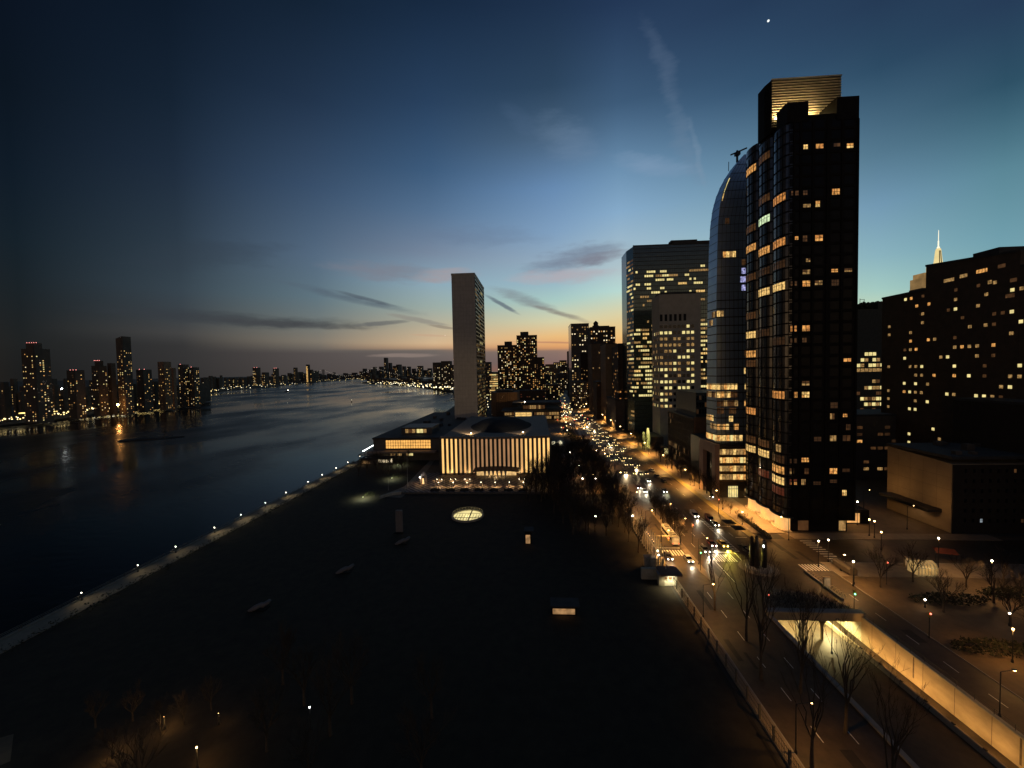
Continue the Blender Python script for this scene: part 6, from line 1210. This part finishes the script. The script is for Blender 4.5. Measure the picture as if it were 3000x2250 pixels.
for i in range(20):  # unseen lamps added along the barrier to light the ramp wall evenly
    y = -2 + i * 5; zr_ = -6 + (97 - y) * 4.8 / 157 + 1.0; o = thing('added_barrier_light', 'tiny added lamp on the ramp barrier washing the pale tunnel wall', 'lamp', (75.2, y, zr_), 'added wall-wash lamps on the barrier')
    MB().box(75.05, 75.35, y - .25, y + .25, zr_, zr_ + .22).build('housing', STEEL, o)
    lamp(o, (75.6, y, zr_ + .5), 150 if y < 45 else 210 if y < 66 else 340 if y < 80 else 560, (1, .54, .18), .4, 'SPOT', 172, to=(78.4, y, zr_ + .6), blend=.3)
o_ = atz(2437, 1915, -5.4); street_lamp(tuple(o_), 'tall slim lamp pole standing before the tunnel mouth', None, 0, h=8.2, arm=1.2, r=.05)
for y in (150, 169):  # two lamps added to light the wall, each with an extra aimed spot
    l_ = street_lamp((137, y, 0), 'added sodium street lamp washing the plain tan concrete wall', 'added lamps before the tan wall', 500, arm=2.2, r=.16, h=9); lamp(l_, (138.6, y - 2, 9.8), 1000, (1, .52, .17), .3, 'SPOT', 160, to=(149, y, 15), blend=1.0)
for i in range(46):
    px = g.uniform(1640, 1672) if i < 22 else g.uniform(1625, 1730); py = g.uniform(1172, 1262) if i < 22 else g.uniform(1175, 1235); p = atz(px, py, 6)
    o = thing('city_lamp', 'glowing lamp in the thick cluster where the avenue narrows', 'lamp', (p.x, p.y, 0), 'clustered lamps of the far avenue'); MB().tube((p.x, p.y, 0), (p.x, p.y, 5.6), .12, n=5).build('pole', STEEL, o); MB().ball(p, .3 + .0006 * p.y, 7, 4).build('globe', g.choice((GLOWY, GLOWY, GLOWY, GLOWW, GLOWW, GLOWR)), o)
    if i % 4 == 0: lamp(o, p + Vector((0, 0, -1.2)), 9000, (1, .56, .2), .4, 'SPOT', 160)
for i in range(34):
    px = g.uniform(1424, 1440) if i < 16 else g.uniform(1500, 1620); py = g.uniform(1140, 1196) if i < 16 else g.uniform(1150, 1185); p = atz(px, py, 4)
    o = thing('city_lamp', 'glowing lamp on the streets just beyond the slab and library', 'lamp', (p.x, p.y, 0), 'lamps beyond the slab'); MB().tube((p.x, p.y, 0), (p.x, p.y, 3.6), .12, n=5).build('pole', STEEL, o); MB().ball(p, .3 + .0006 * p.y, 7, 4).build('globe', g.choice((GLOWY, GLOWW)), o)
# the black park below: path lamps
for px, py, h, pw, b_, lab in ((907, 2072, 4, 20, 'c', 'lone cool path lamp in the black park'), (576, 2190, 3.5, 500, 'y', 'warm path lamp half hidden by bare trees'), (480, 2100, 2.2, 350, 'y', 'low garden lamp under the bare trees'), (330, 2175, 2.0, 400, 'y', 'low garden lamp at the bottom of the black park'), (640, 2090, 2.0, 60, 'y', 'faint low lamp deep in the black park')):
    p = atz(px, py, h); l_ = street_lamp((p.x, p.y, 0), lab, None, 0, bulb=b_ if px > 560 and px != 640 else 'y', h=h, ball=True, r=.12 if px in (907, 576) else .03); lamp(l_, (p.x + .3, p.y, h - .3), pw * .5, (1, .52, .16) if b_ == 'y' else (.9, .95, 1), .2, 'POINT')
for i, (px, py) in enumerate(((280, 2130), (390, 2110), (470, 2150), (540, 2120), (330, 2220), (620, 2080))):
    p = atz(px, py, 0); tree((p.x, p.y, -.1), 'low bare tree caught in the warm park lamplight', 'lamplit park trees', TP, .55, i)
pp = MB(); pp.poly([atz(-30, 2170, -.08), atz(40, 2150, -.08), atz(30, 2230, -.08), atz(-40, 2260, -.08)]); struct('park_path', pp, PAVE2); p = atz(-60, 2190, 4); street_lamp((p.x, p.y, 0), 'path lamp just outside the picture edge lighting pale paving', None, 22, (.95, 1, .8), 'c', 4, ball=True, r=.15)
# ================================================================== VEHICLES
TYRE = mat('tyre_rubber', (.02, .02, .02), .9); RIM = mat('wheel_rim', (.35, .35, .36), .3, metal=.8); CGL = glass('car_glass', (.01, .01, .012), .05)
HL = glow('headlight', (1, .93, .76), 26); HLY = glow('yellow_headlight', (1, .85, .2), 24); HLF = glow('far_headlight', (1, .72, .33), 8); TL = glow('tail_light', (1, .04, .02), 3)
def paint(n, c): return mat('paint_' + n, c, .3, .05, 1, .2, .6)
PAINTS = {'silver': paint('silver', (.40, .40, .41)), 'black': paint('black', (.015, .015, .017)), 'white': paint('white', (.72, .71, .69)), 'red': paint('red', (.12, .02, .015)), 'grey': paint('grey', (.10, .10, .11)), 'yellow': paint('yellow', (.6, .38, .03))}
def side(body, w, x0):  # a body shell lofted across its width from a side profile (y forward = -Y)
    return [[(sx * (w - ins), y, z) for y, z in prof] for sx, ins, prof in body]
def car_proto(kind, col, lab, hl=HL):
    t_ = thing('parked_car' if kind == 'parked' else 'car', lab, 'car', (0, 0, 0)); w = .92; van = kind == 'van'
    lo = [(-2.25, .35), (-2.3, .62), (-2.2, .80), (-1.2, .95), (.0, 1.0), (1.5, .98), (2.2, .92), (2.28, .6), (2.2, .35)] if not van else [(-2.5, .35), (-2.55, .75), (-2.45, .95), (-1.7, 1.1), (0, 1.12), (1.5, 1.12), (2.4, 1.1), (2.5, .7), (2.45, .35)]
    m_ = MB(); m_.loft([[(sx * w * f_, y, .35 + (z - .35) * zf) for y, z in lo] for sx, f_, zf in ((-1, .93, .92), (-1, 1.0, .97), (-1, .9, 1.0), (1, .9, 1.0), (1, 1.0, .97), (1, .93, .92))], cap=True)
    m_.build('body', PAINTS[col], t_, smooth=False)
    top = [(-1.25, .95), (-.45, 1.43), (.75, 1.46), (1.75, .99)] if not van else [(-1.75, 1.1), (-1.1, 1.95), (2.2, 2.0), (2.42, 1.1)]
    c_ = MB(); c_.loft([[(sx * ww, y, z) for (y, z), ww in zip(top, (.86, .68, .68, .84) if not van else (.88, .8, .8, .88))] for sx in (-1, 1)], cap=True); c_.build('cabin_glass', CGL, t_)
    rf = MB(); (y1, z1), (y2, z2) = top[1], top[2]; rw = .70 if not van else .82; rf.box(-rw, rw, y1 - .06, y2 + .06, (z1 + z2) / 2 - .02, max(z1, z2) + .05)
    if van: rf.box(-.9, .9, .1, 2.44, 1.05, 1.99)
    rf.build('roof', PAINTS[col], t_)
    for x in (-.8, .8):
        for y in (-1.42, 1.38): wh = MB().tube((x - .11, y, .33), (x + .11, y, .33), .33, n=14).build('wheel', TYRE, t_); s = 1 if x > 0 else -1; MB().tube((x + s * .111, y, .33), (x + s * .125, y, .33), .19, n=10).build('rim', RIM, wh)
    for x in (-.66, .66):
        if hl: MB().ball((x, -2.27 if not van else -2.52, .66 if not van else .8), .17, 8, 5).build('headlight', hl, t_)
        else: MB().ball((x, -2.24, .66), .12, 8, 5).build('headlight', CGL, t_)
        MB().box(x - .18, x + .18, 2.2 if not van else 2.45, 2.32 if not van else 2.56, .66, .84).build('tail_light', TL if kind != 'parked' else mat('tail_plastic', (.2, .02, .02), .4), t_)
    return t_
def beams(t_, col=(1, .84, .56), pw=1500):
    b = base(t_); lamp(t_, b + Vector((0, -2.9, .75)), pw, col, .15, 'SPOT', 78, to=b + Vector((0, -12, -.2)), blend=.8)
def put(px, py, kind, col, lab, rz=0.0, hl=HL, pw=1500, bc=(1, .84, .56), beam=True, grp=None):
    t_ = car_proto(kind, col, lab, hl)
    if beam and hl: beams(t_, bc, pw)
    if grp: t_['group'] = grp
    p = atz(px, py, 0); t_.location = (p.x, p.y, -.03); t_.rotation_euler = (0, 0, rz); return t_
put(2034, 1512, 'van', 'white', 'white van with lit headlights alone in the middle avenue lane')
put(2093, 1537, 'car', 'black', 'black sedan leading the inland lane past the ladder line'); put(2078, 1524, 'van', 'red', 'dark red van just behind the black sedan', pw=500)
put(2084, 1596, 'car', 'red', 'dark red sedan waiting at the wide crosswalk, middle of three', pw=3600); put(2117, 1597, 'car', 'yellow', 'car with yellow headlights at the wide crosswalk', hl=HLY, bc=(1, .80, .10), pw=6500); put(2064, 1613, 'car', 'grey', 'grey sedan at the wide crosswalk beside the traffic island', pw=3200)
put(2016, 1641, 'car', 'silver', 'silver sedan pulling away past the fence-side crosswalk', pw=900); put(1957, 1634, 'car', 'black', 'dark car waiting by the fence with one bright headlight', pw=300)
put(1898, 1410, 'car', 'silver', 'silver car farther up the avenue between bare trees'); put(1945, 1441, 'car', 'grey', 'grey car ahead of the lone white van'); put(2092, 1456, 'car', 'black', 'dark car turning at the pink portal', rz=-.9, pw=500); put(1870, 1430, 'car', 'red', 'dark red car beside the bare island trees'); put(1888, 1441, 'car', 'white', 'white car with a pale pool of light before it')
for px, py, c, lab in ((1910, 1380, 'white', 'white parked car with no lights by the inland kerb'), (1925, 1398, 'grey', 'grey parked car behind the white parked car'), (1945, 1412, 'black', 'black parked car by the inland kerb'), (2180, 1610, 'black', 'black parked car beside the island of dark columns'), (2193, 1620, 'grey', 'grey parked car nearest the dark columns')): put(px, py, 'parked', c, lab, hl=None, beam=False, rz=.1)
# dense traffic coming up the avenue
protos = [car_proto('car', c, 'x', HLF) for c in ('black', 'silver', 'grey', 'yellow', 'white')]
g = random.Random(15); n = 0; first = {}
lanes = (50.0, 53.2, 56.6, 60.0, 63.4, 67.0)
for li, x in enumerate(lanes):
    y = 222 + g.uniform(0, 8)
    while y < 470:
        if not (y > 380 and g.random() < .35) and not (li < 2 and y < 250) and not (li == 5 and y < 300):
            pr = g.choice(protos); rz = g.uniform(-.03, .03)
            if id(pr) not in first: pr.location = (x, y, -.03); pr['label'] = 'car in the dense headlight traffic on the avenue'; pr['group'] = 'oncoming avenue traffic'; first[id(pr)] = 1
            else: dup(pr, (x + g.uniform(-.3, .3), y, -.03), rz, 'car in the dense headlight traffic on the avenue', 'oncoming avenue traffic')
            n += 1
        y += g.uniform(10, 25) * (1 if y < 340 else 1.15)
for i, (x, y) in enumerate(((51, 228), (56, 262), (60, 240), (63, 290), (58, 310), (53, 330), (62, 350), (57, 390), (54, 420), (60, 450))):
    # pooled headlight glow on the road comes from a few shared beams carried by dim lead cars
    c_ = car_proto('car', 'black', 'leading black car throwing a beam along the packed avenue', HLF); c_['group'] = 'beam-throwing traffic cars'; beams(c_, (1, .72, .38), 6500); c_.location = (x + 1.0, y + 3, -.03)
FARC = MB().loft([[(sx, y, z) for y, z in ((-2.2, .4), (-2.2, .8), (-1, 1), (-.4, 1.45), (.8, 1.45), (1.8, 1), (2.2, .8), (2.2, .4))] for sx in (-.9, .9)]); FARC.ball((-.65, -2.4, .7), .36, 6, 4, m=1); FARC.ball((.65, -2.4, .7), .36, 6, 4, m=1); FM = FARC.mesh('far_car', [PAINTS['black'], GLOWY])
for i in range(46):
    y = 480 + 900 * g.random() ** 1.4; x = 46 + g.choice((0, 4, 8, 12, 16, 20)) * .95; tag(inst('far_car', FM, (x, y, -.03), sc=1 + y / 2500), 'tiny far car with headlights where the avenue narrows', 'car', 'far avenue cars')
# city bus with its lit tail by the fence-side crosswalk
p = atz(1984, 1600, 0); b = thing('city_bus', 'long pale city bus with a glowing end panel by the fence-side crosswalk', 'bus', (p.x - .4, p.y, -.03)); x, y = p.x - .4, p.y
q = MB(); q.loft([[(x + a * 1.28 * w, yy, z) for a, z in ((-1, .45), (-1, 2.85), (-.8, 3.1), (.8, 3.1), (1, 2.85), (1, .45))] for yy, w in ((y, .97), (y + .25, 1), (y + 11.8, 1), (y + 12, .97))]); q.build('body', paint('bus', (.55, .50, .42)), b)
MB().box(x + 1.285, x + 1.30, y + .8, y + 11.4, 1.5, 2.5).build('window', CGL, b); MB().box(x - 1.30, x - 1.285, y + .8, y + 11.4, 1.5, 2.5).build('window', CGL, b)
MB().quad((x - 1.1, y - .02, .7), (x + 1.1, y - .02, .7), (x + 1.1, y - .02, 2.9), (x - 1.1, y - .02, 2.9)).build('end_panel', glow('bus_panel', (1, .66, .25), .5, .35, 1.2), b)
for k in range(3): MB().box(x - .7, x + .7, y + 2 + k * 3.4, y + 3.8 + k * 3.4, 3.1, 3.42).build('roof_unit', mat('unit_grey', (.3, .28, .25), .7), b)
for sx in (-1.05, 1.05):
    for yy in (2.4, 9.2): MB().tube((x + sx - .16, y + yy, .48), (x + sx + .16, y + yy, .48), .48, n=14).build('wheel', TYRE, b)
    MB().box(x + sx * .9 - .14, x + sx * .9 + .14, y - .06, y - .02, .75, 1.0).build('tail_light', TL, b)
p = atz(2500, 1690, 0); o = thing('trailer', 'dark covered trailer parked under the plaza lamp', 'trailer', tuple(p)); MB().loft([[(p.x + a * 1.1, p.y + yy, z) for a, z in ((-1, .6), (-1, 2.0), (-.6, 2.5), (.6, 2.5), (1, 2.0), (1, .6))] for yy in (0, 6.5)]).build('cover', mat('tarpaulin', (.10, .08, .06), .8), o)
for sx in (-1, 1): MB().tube((p.x + sx * 1.0 - .1, p.y + 3.2, .4), (p.x + sx * 1.0 + .1, p.y + 3.2, .4), .4, n=12).build('wheel', TYRE, o)
hp = [atz(2880, 1900, 0), atz(2990, 1730, 0)]
for (px, py, r, lab) in ((2905, 1905, 5, 'black rounded hedge mass on the dim inland corner'), (2960, 1745, 5, 'black hedge along the inland pavement'), (2780, 1762, 6, 'long black hedge bed across the plaza')):
    p = atz(px, py, 0); q = MB(); gg_ = random.Random(px)
    for _ in range(900): a, rr_ = gg_.uniform(0, 6.28), math.sqrt(gg_.random()); v = p + Vector((math.cos(a) * rr_ * r * 1.6, math.sin(a) * rr_ * 2.4, gg_.uniform(.1, 1.9 * (1 - rr_ * .4)))); q.poly([v, v + Vector((gg_.uniform(-.5, .5), gg_.uniform(-.5, .5), .4)), v + Vector((gg_.uniform(-.5, .5), gg_.uniform(-.5, .5), 0))])
    tag(q.build('hedge', mat('hedge_leaf', (.03, .035, .018)), origin=p), lab, 'hedge')
